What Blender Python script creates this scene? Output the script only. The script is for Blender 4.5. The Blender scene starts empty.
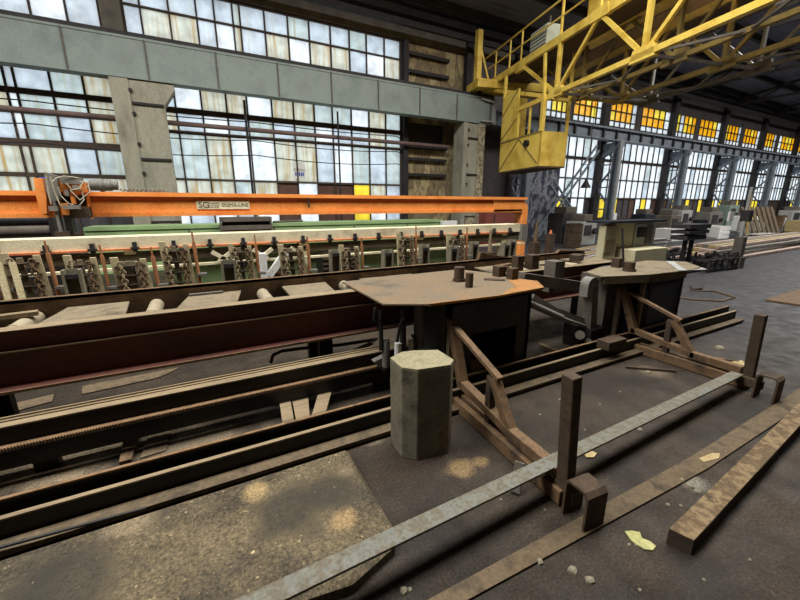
import bpy, math, random
from mathutils import Vector as V, Matrix
random.seed(7)
R = random.Random(11)
scene = bpy.context.scene
col = scene.collection

# ------------------------------------------------------------------ camera model (used to survey points of the hall)
F = 370.0
T = math.atan(95 / F)
A = math.atan(710 / math.hypot(F, 95))
H = 1.6
hx, hy, rx, ry = math.cos(A), math.sin(A), math.sin(A), -math.cos(A)
def ray(px, py):
    u = 300 - py; r = px - 400
    z = u * math.cos(T) - F * math.sin(T); f = F * math.cos(T) + u * math.sin(T)
    return f * hx + r * rx, f * hy + r * ry, z
def Z(px, py, z):                       # point at height z
    d = ray(px, py); s = (z - H) / d[2]
    return V((d[0] * s, d[1] * s, z))
def Y(px, py, y):                       # point on the plane at distance y towards the window wall
    d = ray(px, py); s = y / d[1]
    return V((d[0] * s, y, H + d[2] * s))

# ------------------------------------------------------------------ mesh building
W = {}                                   # world matrix of every object made
class MB:
    def __init__(s, M=None):
        s.v = []; s.f = []; s.mi = []; s.M = M; s.m = 0
    def add(s, vs, fs):
        n = len(s.v)
        for p in vs:
            p = V(p)
            s.v.append(s.M @ p if s.M else p)
        for f in fs:
            s.f.append([n + i for i in f]); s.mi.append(s.m)
        return s
    def box(s, x0, x1, y0, y1, z0, z1):
        return s.add([(x0,y0,z0),(x1,y0,z0),(x1,y1,z0),(x0,y1,z0),(x0,y0,z1),(x1,y0,z1),(x1,y1,z1),(x0,y1,z1)],
                     [(0,3,2,1),(4,5,6,7),(0,1,5,4),(1,2,6,5),(2,3,7,6),(3,0,4,7)])
    def bar(s, p0, p1, w, h, up=(0,0,1)):
        p0 = V(p0); p1 = V(p1); d = (p1 - p0).normalized(); up = V(up)
        if abs(d.dot(up)) > .97: up = V((0,1,0))
        a = d.cross(up).normalized(); b = a.cross(d).normalized()
        q = []
        for p in (p0, p1):
            for (i, j) in ((-1,-1),(1,-1),(1,1),(-1,1)):
                q.append(p + a * (i * w / 2) + b * (j * h / 2))
        return s.add(q, [(3,2,1,0),(4,5,6,7),(0,1,5,4),(1,2,6,5),(2,3,7,6),(3,0,4,7)])
    def tube(s, p0, p1, r, n=12, r1=None):
        return s.path([p0, p1], r, n, r1)
    def path(s, pts, r, n=8, r1=None):
        pts = [V(p) for p in pts]; k = len(pts)
        vs = []; fs = []; ref = None
        for i, p in enumerate(pts):
            d = (pts[min(i+1,k-1)] - pts[max(i-1,0)]).normalized()
            if ref is None:
                ref = V((0,0,1)) if abs(d.z) < .9 else V((1,0,0))
            a = d.cross(ref).normalized(); b = a.cross(d).normalized(); ref = b
            rr = r if r1 is None else r + (r1 - r) * i / max(1, k-1)
            for j in range(n):
                t = 2 * math.pi * j / n
                vs.append(p + a * (rr * math.cos(t)) + b * (rr * math.sin(t)))
        for i in range(k-1):
            for j in range(n):
                j2 = (j+1) % n
                fs.append((i*n+j, i*n+j2, (i+1)*n+j2, (i+1)*n+j))
        fs.append(tuple(range(n-1,-1,-1))); fs.append(tuple((k-1)*n+j for j in range(n)))
        return s.add(vs, fs)
    def prism(s, poly, z0, z1):
        return s.extr([(p[0], p[1], z0) for p in poly], (0,0,z1-z0))
    def extr(s, poly, vec):
        n = len(poly); vec = V(vec); poly = [V(p) for p in poly]
        return s.add(poly + [p + vec for p in poly],
            [tuple(range(n-1,-1,-1)), tuple(range(n,2*n))] + [(i,(i+1)%n,n+(i+1)%n,n+i) for i in range(n)])
    def loft(s, rings):                   # closed rings of equal count
        n = len(rings[0]); vs = [p for r in rings for p in r]; fs = []
        for i in range(len(rings)-1):
            for j in range(n):
                fs.append((i*n+j, i*n+(j+1)%n, (i+1)*n+(j+1)%n, (i+1)*n+j))
        fs.append(tuple(range(n-1,-1,-1))); fs.append(tuple((len(rings)-1)*n+j for j in range(n)))
        return s.add(vs, fs)
    def cyl(s, c, r, h, n=20):
        return s.tube(c, (c[0], c[1], c[2]+h), r, n)
    def chain(s, p0, p1, link=.045, r=.006):
        p0 = V(p0); p1 = V(p1); L = (p1-p0).length; k = max(2, int(L / (link*.72))); d = (p1-p0)/L
        a = d.cross(V((0,0,1)) if abs(d.z) < .9 else V((1,0,0))).normalized(); b = a.cross(d)
        for i in range(k):
            c = p0 + d * (L*(i+.5)/k); e = a if i % 2 else b
            q = [c + d*(link/2*math.cos(t)) + e*(link*.36*math.sin(t)) for t in [2*math.pi*j/8 for j in range(9)]]
            for j in range(8): s.bar(q[j], q[j+1], r*1.8, r*1.8, up=(.3,.5,.8))
        return s
    def sheet(s, q):                       # a single pane of glass
        return s.add(q, [tuple(range(len(q)))])
    def build(s, name, mat, parent=None, bevel=0.0, smooth=False):
        mats = mat if isinstance(mat, (list, tuple)) else [mat]
        if parent is None:
            xs = [p.x for p in s.v]; ys = [p.y for p in s.v]; zs = [p.z for p in s.v]
            Mw = Matrix.Translation(((min(xs)+max(xs))/2, (min(ys)+max(ys))/2, min(zs)))
        else:
            Mw = W[parent]
        inv = Mw.inverted()
        me = bpy.data.meshes.new(name)
        me.from_pydata([tuple(inv @ p) for p in s.v], [], s.f)
        for m in mats: me.materials.append(m)
        for p, i in zip(me.polygons, s.mi):
            p.material_index = min(i, len(mats)-1)
            p.use_smooth = smooth
        me.update()
        o = bpy.data.objects.new(name, me); col.objects.link(o)
        if smooth:
            try: me.set_sharp_from_angle(angle=math.radians(40))
            except Exception: pass
        if parent is None: o.matrix_world = Mw
        else: o.parent = parent
        W[o] = Mw.copy()
        if bevel:
            b = o.modifiers.new('bevel', 'BEVEL'); b.width = bevel; b.segments = 2; b.limit_method = 'ANGLE'
        return o

def tag(o, label=None, cat=None, group=None, kind=None):
    if label: o['label'] = label
    if cat: o['category'] = cat
    if group: o['group'] = group
    if kind: o['kind'] = kind
    return o
def thing(name, loc, label, cat, group=None, rz=0.0):
    o = bpy.data.objects.new(name, None); col.objects.link(o); o.empty_display_size = .2
    o.location = loc; o.rotation_euler = (0,0,rz)
    W[o] = Matrix.Translation(V(loc)) @ Matrix.Rotation(rz, 4, 'Z')
    return tag(o, label, cat, group)
def struct(name, loc=(0,0,0)):
    o = bpy.data.objects.new(name, None); col.objects.link(o); o.location = loc
    W[o] = Matrix.Translation(V(loc)); o['kind'] = 'structure'
    return o
def dup(root, loc, label=None, rz=None):
    r = root.copy(); col.objects.link(r); r.location = loc
    if rz is not None: r.rotation_euler = (0,0,rz)
    if label: r['label'] = label
    W[r] = Matrix.Translation(V(loc)) @ Matrix.Rotation(r.rotation_euler.z, 4, 'Z')
    for ch in [c for c in root.children]:
        c = ch.copy(); col.objects.link(c); c.parent = r
        for g in [x for x in ch.children]:
            d = g.copy(); col.objects.link(d); d.parent = c
    return r

# ------------------------------------------------------------------ materials
def lin(c):
    out = []
    for x in c[:3]:
        x /= 255.0
        out.append(x/12.92 if x <= .04045 else ((x+.055)/1.055)**2.4)
    return (*out, 1.0)
def nodes(name):
    m = bpy.data.materials.new(name); m.use_nodes = True
    nt = m.node_tree; nt.nodes.clear()
    return m, nt, nt.nodes, nt.links
def ramp(nd, stops, interp='LINEAR'):
    r = nd.new('ShaderNodeValToRGB'); e = r.color_ramp; e.interpolation = interp
    while len(e.elements) < len(stops): e.elements.new(.5)
    for el, (p, c) in zip(e.elements, stops): el.position = p; el.color = c
    return r
MC = {}
def mat(name, cols, scale=4.0, rough=.75, metal=0.0, bump=.25, stretch=(1,1,1), spec=.35, fine=60.0, lo=.32, hi=.68):
    """worn paint / dirty steel: a large noise runs through the colours, a fine one gives grain and bump"""
    if name in MC: return MC[name]
    m, nt, nd, lk = nodes(name)
    out = nd.new('ShaderNodeOutputMaterial'); b = nd.new('ShaderNodeBsdfPrincipled')
    tc = nd.new('ShaderNodeTexCoord'); mp = nd.new('ShaderNodeMapping')
    mp.inputs['Scale'].default_value = stretch
    lk.new(tc.outputs['Object'], mp.inputs['Vector'])
    n1 = nd.new('ShaderNodeTexNoise'); n1.inputs['Scale'].default_value = scale; n1.inputs['Detail'].default_value = 7; n1.inputs['Roughness'].default_value = .62
    n2 = nd.new('ShaderNodeTexNoise'); n2.inputs['Scale'].default_value = fine; n2.inputs['Detail'].default_value = 4
    lk.new(mp.outputs[0], n1.inputs['Vector']); lk.new(mp.outputs[0], n2.inputs['Vector'])
    k = len(cols)
    cr = ramp(nd, [(lo + (hi-lo)*i/max(1,k-1), lin(c)) for i, c in enumerate(cols)])
    lk.new(n1.outputs['Fac'], cr.inputs[0])
    g = ramp(nd, [(.3, (.72,.72,.72,1)), (.7, (1.18,1.18,1.18,1))])
    lk.new(n2.outputs['Fac'], g.inputs[0])
    mx = nd.new('ShaderNodeMix'); mx.data_type = 'RGBA'; mx.blend_type = 'MULTIPLY'; mx.inputs['Factor'].default_value = .8
    lk.new(cr.outputs[0], mx.inputs['A']); lk.new(g.outputs[0], mx.inputs['B'])
    lk.new(mx.outputs['Result'], b.inputs['Base Color'])
    b.inputs['Roughness'].default_value = rough; b.inputs['Metallic'].default_value = metal
    b.inputs['Specular IOR Level'].default_value = spec
    if bump:
        bp = nd.new('ShaderNodeBump'); bp.inputs['Strength'].default_value = bump; bp.inputs['Distance'].default_value = .01
        lk.new(n2.outputs['Fac'], bp.inputs['Height']); lk.new(bp.outputs[0], b.inputs['Normal'])
    lk.new(b.outputs[0], out.inputs[0])
    MC[name] = m
    return m

def pane_mat(name, base, stain, amount, gloss=.04, grey=.0):
    """old wired glass: daylight comes through it, rust and dirt streaks run down it"""
    m, nt, nd, lk = nodes(name)
    out = nd.new('ShaderNodeOutputMaterial'); tr = nd.new('ShaderNodeBsdfTranslucent'); gl = nd.new('ShaderNodeBsdfGlossy')
    gl.inputs['Roughness'].default_value = .25
    mix = nd.new('ShaderNodeMixShader'); mix.inputs[0].default_value = gloss
    tc = nd.new('ShaderNodeTexCoord'); mp = nd.new('ShaderNodeMapping'); mp.inputs['Scale'].default_value = (8.0, 8.0, .5)
    lk.new(tc.outputs['Object'], mp.inputs['Vector'])
    n1 = nd.new('ShaderNodeTexNoise'); n1.inputs['Scale'].default_value = 1.0; n1.inputs['Detail'].default_value = 5
    lk.new(mp.outputs[0], n1.inputs['Vector'])
    s1 = ramp(nd, [(.66 - .26*amount, (0,0,0,1)), (.86 - .16*amount, (1,1,1,1))])
    lk.new(n1.outputs['Fac'], s1.inputs[0])
    n2 = nd.new('ShaderNodeTexNoise'); n2.inputs['Scale'].default_value = 2.2; n2.inputs['Detail'].default_value = 6
    lk.new(tc.outputs['Object'], n2.inputs['Vector'])
    c1 = ramp(nd, [(.3, lin([x*(.80-grey) for x in base])), (.6, lin(base))])
    lk.new(n2.outputs['Fac'], c1.inputs[0])
    mx = nd.new('ShaderNodeMix'); mx.data_type = 'RGBA'
    lk.new(s1.outputs[0], mx.inputs['Factor']); lk.new(c1.outputs[0], mx.inputs['A']); mx.inputs['B'].default_value = lin(stain)
    lk.new(mx.outputs['Result'], tr.inputs['Color'])
    lk.new(tr.outputs[0], mix.inputs[1]); lk.new(gl.outputs[0], mix.inputs[2]); lk.new(mix.outputs[0], out.inputs[0])
    return m
G_WHITE = pane_mat('pane_white', (246,251,253), (206,206,192), .2)
G_BLUE  = pane_mat('pane_pale_blue', (204,214,222), (190,194,188), .5)
G_DIRTY = pane_mat('pane_fogged', (198,210,208), (170,164,132), .6)
G_RUST  = pane_mat('pane_rust_streaked', (210,212,196), (168,132,58), .8)
G_YELL  = pane_mat('pane_yellow', (250,220,66), (226,172,36), .35)
G_ORAN  = pane_mat('pane_amber', (252,176,20), (206,116,14), .4)
G_TARP  = pane_mat('pane_blue_tarp', (70,125,225), (40,80,180), .6)
G_BOARD = mat('brown_board', [(92,66,58),(112,84,74)], 3, .9)
G_GREYB = mat('grey_board', [(70,68,72),(92,90,92)], 3, .9)
PANES = [G_WHITE, G_BLUE, G_DIRTY, G_RUST, G_YELL, G_ORAN, G_TARP, G_BOARD, G_GREYB]

M_mull   = mat('mullion_steel', [(58,52,48),(84,70,60),(70,66,62)], 6, .8)
M_wallg  = mat('sooty_wall', [(70,66,68),(94,88,86),(78,74,78)], 1.5, .95)
M_plast  = mat('stained_plaster', [(96,84,66),(150,134,104),(118,102,78),(188,172,130),(100,86,66)], 1.6, .95, stretch=(1,1,.5))
M_band   = mat('concrete_band', [(96,92,84),(124,118,106)], 2, .95)
M_dark   = mat('dark_steel', [(38,36,38),(58,54,54)], 3, .7)
M_roof   = mat('roof_boards', [(92,94,112),(126,128,146),(104,106,124)], 1.2, .95, stretch=(.3,3,1))
M_beamgr = mat('grey_green_paint', [(124,135,130),(140,151,145),(131,141,135)], 1.2, .6, bump=.08)
M_colm   = mat('dirty_cream_paint', [(142,140,124),(162,158,140),(122,116,100)], 1.5, .75, stretch=(1,1,.35))
M_colp   = mat('peeling_paint', [(178,168,140),(110,96,76),(190,178,148),(84,72,58)], 5, .85)
M_bluegr = mat('blue_grey_steel', [(100,108,118),(126,134,143),(88,94,103)], 2.5, .65)
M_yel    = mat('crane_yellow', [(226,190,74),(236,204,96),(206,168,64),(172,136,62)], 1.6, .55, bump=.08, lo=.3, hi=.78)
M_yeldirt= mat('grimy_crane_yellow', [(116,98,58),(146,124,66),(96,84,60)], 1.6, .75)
M_brownu = mat('crane_brown_underside', [(72,56,40),(96,76,52),(60,48,38)], 1.5, .85)
M_gal    = mat('galvanised_grey', [(150,150,146),(176,176,172)], 3, .55)
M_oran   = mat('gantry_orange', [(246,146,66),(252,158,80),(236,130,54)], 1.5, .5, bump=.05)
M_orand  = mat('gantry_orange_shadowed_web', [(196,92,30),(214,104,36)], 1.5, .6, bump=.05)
M_cream  = mat('cream_trough_paint', [(228,216,178),(238,228,192),(196,182,146)], 2.5, .65)
M_green  = mat('machine_green', [(136,164,112),(150,178,124),(120,144,98)], 1.2, .65, bump=.08)
M_redo   = mat('orange_red_strip', [(222,116,60),(232,132,76),(190,100,66)], 4, .6)
M_maroon = mat('maroon_girder', [(78,44,38),(94,54,44),(56,42,37)], 1.5, .65, stretch=(.4,1,1.5))
M_greasy = mat('black_grease', [(24,22,20),(38,34,31)], 4, .55)
M_rail   = mat('worn_tan_steel', [(118,102,80),(146,128,100),(96,82,64)], 5, .65, stretch=(.25,3,1))
M_rustr  = mat('rusty_rack_steel', [(104,78,54),(132,104,74),(84,64,48)], 6, .75)
M_deck   = mat('dusty_deck_steel', [(108,97,77),(130,117,94),(86,76,60)], 4, .8)
M_roller = mat('roller_steel', [(150,138,114),(172,160,134)], 5, .55, spec=.5)
M_rustb  = mat('rust_brown', [(86,67,47),(114,89,63),(66,53,40)], 5, .8)
M_rustd  = mat('dark_rust', [(58,47,37),(80,64,48),(44,38,32)], 5, .8)
M_flat   = mat('mill_scale_flat', [(96,97,90),(112,112,102),(96,87,70),(106,105,96)], 22, .6, stretch=(1,1,1), lo=.3, hi=.72)
M_conc   = mat('cast_concrete', [(96,90,75),(118,112,94),(80,75,63)], 5, .95)
M_conct  = mat('concrete_top', [(128,122,96),(148,140,112),(106,99,80)], 6, .95)
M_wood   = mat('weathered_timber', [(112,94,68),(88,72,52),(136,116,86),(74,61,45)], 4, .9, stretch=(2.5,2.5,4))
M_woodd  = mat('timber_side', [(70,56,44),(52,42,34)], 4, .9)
M_plank  = mat('rusty_floor_strip', [(80,68,51),(102,87,66),(64,55,43)], 6, .85)
M_blkbox = mat('press_black', [(46,44,44),(66,62,58)], 2, .6)
M_navy   = mat('navy_black_paint', [(26,30,40),(40,44,56)], 2, .5)
M_grey   = mat('machine_grey', [(104,102,96),(130,126,118)], 4, .65)
M_greyd  = mat('oily_grey', [(82,76,68),(110,102,92)], 5, .65)
M_rubber = mat('black_hose', [(24,24,26),(36,36,38)], 6, .5)
M_cable  = mat('pale_cable', [(176,168,148),(196,190,170)], 6, .6)
M_cab    = mat('cabinet_cream', [(186,178,142),(206,198,162)], 2, .65, bump=.08)
M_paper  = mat('white_sheet', [(222,222,218),(236,236,232)], 3, .8)
M_ink    = mat('dark_lettering', [(70,62,54),(84,76,66)], 3, .8)
M_inkblu = mat('blue_print', [(60,80,170),(80,100,190)], 3, .8)
M_redbox = mat('dull_red_paint', [(122,62,52),(140,76,64)], 2, .75)
M_chip   = mat('pale_chip', [(120,114,96),(146,138,116)], 6, .9)
M_flake  = mat('yellow_green_flake', [(158,156,100),(174,170,118)], 6, .9)
M_pink   = mat('pinkish_bar_steel', [(150,128,116),(178,156,142),(120,102,94)], 5, .7)
M_strip  = mat('pale_cardboard_tan', [(160,140,98),(176,158,114)], 5, .85)

def tabletop_mat():
    m, nt, nd, lk = nodes('rusty_tabletop')
    out = nd.new('ShaderNodeOutputMaterial'); b = nd.new('ShaderNodeBsdfPrincipled'); tc = nd.new('ShaderNodeTexCoord')
    n1 = nd.new('ShaderNodeTexNoise'); n1.inputs['Scale'].default_value = 2.2; n1.inputs['Detail'].default_value = 8; n1.inputs['Roughness'].default_value = .65
    n2 = nd.new('ShaderNodeTexNoise'); n2.inputs['Scale'].default_value = 70; n2.inputs['Detail'].default_value = 3
    lk.new(tc.outputs['Object'], n1.inputs['Vector']); lk.new(tc.outputs['Object'], n2.inputs['Vector'])
    cr = ramp(nd, [(.32, lin((84,76,64))), (.45, lin((116,103,83))), (.6, lin((124,104,78))), (.78, lin((142,104,64)))])
    lk.new(n1.outputs['Fac'], cr.inputs[0])
    g = ramp(nd, [(.3, (.6,.6,.6,1)), (.7, (1.25,1.2,1.15,1))]); lk.new(n2.outputs['Fac'], g.inputs[0])
    mx = nd.new('ShaderNodeMix'); mx.data_type = 'RGBA'; mx.blend_type = 'MULTIPLY'; mx.inputs['Factor'].default_value = .8
    lk.new(cr.outputs[0], mx.inputs['A']); lk.new(g.outputs[0], mx.inputs['B'])
    lk.new(mx.outputs['Result'], b.inputs['Base Color']); b.inputs['Roughness'].default_value = .7
    lk.new(b.outputs[0], out.inputs[0])
    return m
M_stand = mat('dusty_cream_steel', [(186,172,132),(204,190,150),(158,142,106)], 5, .8)
M_chan = mat('dusty_channel_steel', [(118,112,92),(142,134,112)], 5, .8)
M_rod = mat('orange_rust_rod', [(166,112,74),(186,132,90)], 6, .8)
M_ttop = tabletop_mat()
M_rustedge = mat('bright_rust_edge', [(150,104,56),(164,116,66),(128,96,62)], 7, .85)

def floor_mat(name, cols, spots, spotcol, rough, rmin):
    m, nt, nd, lk = nodes(name)
    out = nd.new('ShaderNodeOutputMaterial'); b = nd.new('ShaderNodeBsdfPrincipled'); tc = nd.new('ShaderNodeTexCoord')
    geo = nd.new('ShaderNodeNewGeometry')
    n1 = nd.new('ShaderNodeTexNoise'); n1.inputs['Scale'].default_value = 1.3; n1.inputs['Detail'].default_value = 9; n1.inputs['Roughness'].default_value = .65
    n2 = nd.new('ShaderNodeTexNoise'); n2.inputs['Scale'].default_value = 75; n2.inputs['Detail'].default_value = 5; n2.inputs['Roughness'].default_value = .7
    n3 = nd.new('ShaderNodeTexNoise'); n3.inputs['Scale'].default_value = 5.5; n3.inputs['Detail'].default_value = 6
    for n in (n1, n2, n3): lk.new(geo.outputs['Position'], n.inputs['Vector'])
    k = len(cols)
    cr = ramp(nd, [(.3 + .4*i/(k-1), lin(c)) for i, c in enumerate(cols)]); lk.new(n1.outputs['Fac'], cr.inputs[0])
    g = ramp(nd, [(.36, (.35,.35,.35,1)), (.5, (1,1,1,1)), (.68, (2.0,1.92,1.75,1))]); lk.new(n2.outputs['Fac'], g.inputs[0])
    mx = nd.new('ShaderNodeMix'); mx.data_type = 'RGBA'; mx.blend_type = 'MULTIPLY'; mx.inputs['Factor'].default_value = .85
    lk.new(cr.outputs[0], mx.inputs['A']); lk.new(g.outputs[0], mx.inputs['B'])
    last = mx.outputs['Result']
    if name == 'sooty_floor':                  # colour blends to asphalt grey with X, beyond the tables
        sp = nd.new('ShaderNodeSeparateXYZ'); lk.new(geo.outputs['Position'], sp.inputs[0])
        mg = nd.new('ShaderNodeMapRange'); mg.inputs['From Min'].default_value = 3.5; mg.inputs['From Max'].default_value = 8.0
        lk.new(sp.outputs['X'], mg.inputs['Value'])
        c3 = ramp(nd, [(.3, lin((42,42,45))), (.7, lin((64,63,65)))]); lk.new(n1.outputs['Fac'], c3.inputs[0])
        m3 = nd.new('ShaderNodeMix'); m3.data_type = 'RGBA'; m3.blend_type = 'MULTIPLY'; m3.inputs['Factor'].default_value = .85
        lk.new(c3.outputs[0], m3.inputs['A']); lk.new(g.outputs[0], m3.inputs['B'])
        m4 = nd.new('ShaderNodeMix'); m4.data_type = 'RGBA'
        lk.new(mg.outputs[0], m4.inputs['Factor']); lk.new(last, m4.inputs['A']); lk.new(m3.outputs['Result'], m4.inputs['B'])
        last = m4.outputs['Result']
    n4 = nd.new('ShaderNodeTexNoise'); n4.inputs['Scale'].default_value = 30; n4.inputs['Detail'].default_value = 2; n4.inputs['Roughness'].default_value = .8
    lk.new(geo.outputs['Position'], n4.inputs['Vector'])
    sk_ = ramp(nd, [(.66, (0,0,0,1)), (.76, (.5,.5,.5,1))]); lk.new(n4.outputs['Fac'], sk_.inputs[0])
    m5 = nd.new('ShaderNodeMix'); m5.data_type = 'RGBA'; lk.new(sk_.outputs[0], m5.inputs['Factor']); lk.new(last, m5.inputs['A']); m5.inputs['B'].default_value = lin([min(255, x*2.3) for x in cols[1]])
    last = m5.outputs['Result']
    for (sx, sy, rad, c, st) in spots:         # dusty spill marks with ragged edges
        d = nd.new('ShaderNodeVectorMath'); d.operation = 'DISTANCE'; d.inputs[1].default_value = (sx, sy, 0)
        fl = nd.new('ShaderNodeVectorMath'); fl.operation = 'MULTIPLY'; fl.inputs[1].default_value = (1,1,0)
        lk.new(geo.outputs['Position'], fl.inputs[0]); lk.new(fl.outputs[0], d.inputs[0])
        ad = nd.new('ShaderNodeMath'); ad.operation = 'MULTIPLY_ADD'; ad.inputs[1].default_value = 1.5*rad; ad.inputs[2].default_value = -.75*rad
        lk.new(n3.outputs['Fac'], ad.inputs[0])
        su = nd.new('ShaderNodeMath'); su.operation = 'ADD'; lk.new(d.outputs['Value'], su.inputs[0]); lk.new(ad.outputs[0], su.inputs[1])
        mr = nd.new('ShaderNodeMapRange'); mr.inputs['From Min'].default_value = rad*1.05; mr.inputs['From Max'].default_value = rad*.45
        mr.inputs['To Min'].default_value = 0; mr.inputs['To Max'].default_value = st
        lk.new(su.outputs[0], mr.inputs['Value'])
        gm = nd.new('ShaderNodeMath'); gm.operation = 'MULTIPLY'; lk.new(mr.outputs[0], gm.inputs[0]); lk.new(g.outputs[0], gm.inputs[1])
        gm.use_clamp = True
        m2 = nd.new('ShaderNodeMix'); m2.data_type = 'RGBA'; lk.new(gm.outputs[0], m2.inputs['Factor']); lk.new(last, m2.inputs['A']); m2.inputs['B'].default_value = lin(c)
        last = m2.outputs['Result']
    lk.new(last, b.inputs['Base Color'])
    rr = ramp(nd, [(.35, (rmin,)*3+(1,)), (.65, (rough,)*3+(1,))]); lk.new(n3.outputs['Fac'], rr.inputs[0]); lk.new(rr.outputs[0], b.inputs['Roughness'])
    b.inputs['Specular IOR Level'].default_value = .25
    bp = nd.new('ShaderNodeBump'); bp.inputs['Strength'].default_value = .5; bp.inputs['Distance'].default_value = .012
    lk.new(n2.outputs['Fac'], bp.inputs['Height']); lk.new(bp.outputs[0], b.inputs['Normal']); lk.new(b.outputs[0], out.inputs[0])
    return m
def fp(px, py, z=0): p = Z(px, py, z); return p.x, p.y
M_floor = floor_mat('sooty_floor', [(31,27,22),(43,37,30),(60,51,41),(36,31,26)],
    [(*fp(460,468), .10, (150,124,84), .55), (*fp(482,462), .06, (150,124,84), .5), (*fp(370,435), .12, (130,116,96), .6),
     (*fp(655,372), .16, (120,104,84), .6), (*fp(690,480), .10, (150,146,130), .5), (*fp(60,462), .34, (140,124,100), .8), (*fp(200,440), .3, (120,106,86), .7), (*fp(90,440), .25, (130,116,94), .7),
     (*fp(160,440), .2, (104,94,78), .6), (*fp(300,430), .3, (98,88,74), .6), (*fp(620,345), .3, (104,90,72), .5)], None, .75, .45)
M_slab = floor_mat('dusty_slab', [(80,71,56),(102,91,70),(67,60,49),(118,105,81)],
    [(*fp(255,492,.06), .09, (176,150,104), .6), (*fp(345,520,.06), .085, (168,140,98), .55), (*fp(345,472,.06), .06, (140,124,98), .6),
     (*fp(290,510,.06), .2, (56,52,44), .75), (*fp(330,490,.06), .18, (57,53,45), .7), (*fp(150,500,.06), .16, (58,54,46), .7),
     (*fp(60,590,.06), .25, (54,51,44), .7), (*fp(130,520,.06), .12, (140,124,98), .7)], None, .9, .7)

# ------------------------------------------------------------------ the hall
YW = 15.0
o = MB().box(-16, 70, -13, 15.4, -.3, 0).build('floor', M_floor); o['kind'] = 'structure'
# raised slab with a rounded, broken front edge
sl = MB()
rings = []
for (dx, zz) in ((0, 0), (0, .045), (-.02, .06)):
    yf = 1.27 - dx * 1.5
    ring = [(-4, 2.0, zz), (-4, yf - .05, zz)]
    for k in range(13):
        x = -2.0 + k * .2
        ring.append((x + dx, yf - .04 + .02*math.sin(k*1.9) - (.05 if x > .1 else .02), zz))
    ring += [(.64 + dx, 1.24 - dx, zz), (.68 + dx, 1.31, zz), (.69 + dx, 2.0, zz)]
    rings.append(ring)
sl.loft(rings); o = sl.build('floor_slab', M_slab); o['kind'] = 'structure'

# window wall: solid pieces around the openings
def wallbox(n, x0, x1, z0, z1, m=M_wallg, y0=YW, y1=YW+.3):
    o = MB().box(x0, x1, y0, y1, z0, z1).build(n, m); o['kind'] = 'structure'; return o
wl = MB()
wl.box(-16, 16.2, YW, YW+.3, 0, .75)                              # sill wall, left part
wl.box(-16, 8.15, YW, YW+.3, 5.4, 6.5)                            # spandrel behind the runway beam
wl.box(-16, 16.2, YW, YW+.3, 8.0, 9.4)
wl.box(-16, -9.5, YW, YW+.3, .75, 8.0)
wl.box(-1.75, -1.2, YW, YW+.3, .75, 5.4)
wl.box(-1.75, -1.2, YW, YW+.3, 6.5, 8.0)
o = wl.build('wall_back', M_wallg); o['kind'] = 'structure'
wallbox('wall_back_plaster', 8.15, 11.6, .75, 8.0, M_plast)
wallbox('wall_back_dark', 11.6, 16.2, .75, 8.0, M_wallg)
wr = MB()
wr.box(16.2, 70, YW, YW+.3, 0, .78); wr.box(16.2, 70, YW, YW+.3, 5.45, 6.1); wr.box(16.2, 70, YW, YW+.3, 7.5, 9.4)
COLX = [14.6, 21.65, 28.7, 35.6, 42.3, 49.6, 56.6]
for x in COLX[1:]:
    wr.box(x-.35, x+.35, YW, YW+.3, .78, 5.45); wr.box(x-.35, x+.35, YW, YW+.3, 6.1, 7.5)
    wr.box(x+3.0, x+3.5, YW, YW+.3, 6.1, 7.5)
wr.box(18.3, 18.8, YW, YW+.3, 6.1, 7.5)
wr.box(60, 70, YW, YW+.3, .78, 7.5)
o = wr.build('wall_back_right', M_wallg); o['kind'] = 'structure'
o = MB().box(-16, 16.2, YW-.12, YW, 8.05, 8.5).build('trim_1', M_band); o['kind'] = 'structure'
o = MB().box(-1.72, -1.22, YW-.25, YW, 6.2, 8.1).build('trim_3', M_band); o['kind'] = 'structure'
o = MB().box(-16, 70, YW-.5, YW, 8.75, 9.0).box(-16, 70, YW-.9, YW-.75, 8.2, 8.4).build('trim_2', M_dark); o['kind'] = 'structure'
wallbox('wall_left', -16.3, -16, 0, 12, M_wallg, -13, 15.4); wallbox('wall_right', 70, 70.3, 0, 12, M_wallg, -13, 15.4)
wallbox('wall_front', -16, 70, 0, 12, M_wallg, -13.3, -13)
# roof
RZ = lambda y: 9.2 + (15.3 - y) * .16
rf = MB()
rf.extr([(-16, 15.5, RZ(15.5)), (70, 15.5, RZ(15.5)), (70, 5.6, RZ(5.6)), (-16, 5.6, RZ(5.6))], (0,0,.2))
rf.extr([(-16, 1.8, RZ(5.6)), (70, 1.8, RZ(5.6)), (70, -13.3, 9.4), (-16, -13.3, 9.4)], (0,0,.2))
rf.box(50, 70, -1, 5.6, RZ(5.6), RZ(5.6)+.2)
o = rf.build('ceiling', M_roof); o['kind'] = 'structure'
sk = MB(); sk.sheet([(-16,-1.2,11.2),(50,-1.2,11.2),(50,5.8,11.2),(-16,5.8,11.2)])
o = sk.build('window_skylight', G_WHITE); o['kind'] = 'structure'
pu = MB()
for y in (14.2, 12.4, 10.4, 8.2, 6.2):
    pu.box(-16, 70, y-.08, y+.08, RZ(y)-.28, RZ(y)+.05)
o = pu.build('ceiling_purlins', M_dark); o['kind'] = 'structure'

# roof trusses, one to each column line
def roof_truss(x):
    t = struct('ceiling_truss', (x, 0, 8))
    b = MB(); zb = 8.7
    b.bar((x,14.9,zb), (x,5.6,zb), .14, .16); b.bar((x,14.9,RZ(14.9)-.35), (x,5.6,RZ(5.6)-.35), .14, .16)
    y = 14.9; k = 0
    while y > 6.5:
        y2 = y - 1.5
        b.bar((x, y, zb if k % 2 else RZ(y)-.35), (x, y2, RZ(y2)-.35 if k % 2 else zb), .09, .09); y = y2; k += 1
    b.build('truss_frame', M_dark, t)
for x in COLX[1:6]: roof_truss(x)

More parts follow.
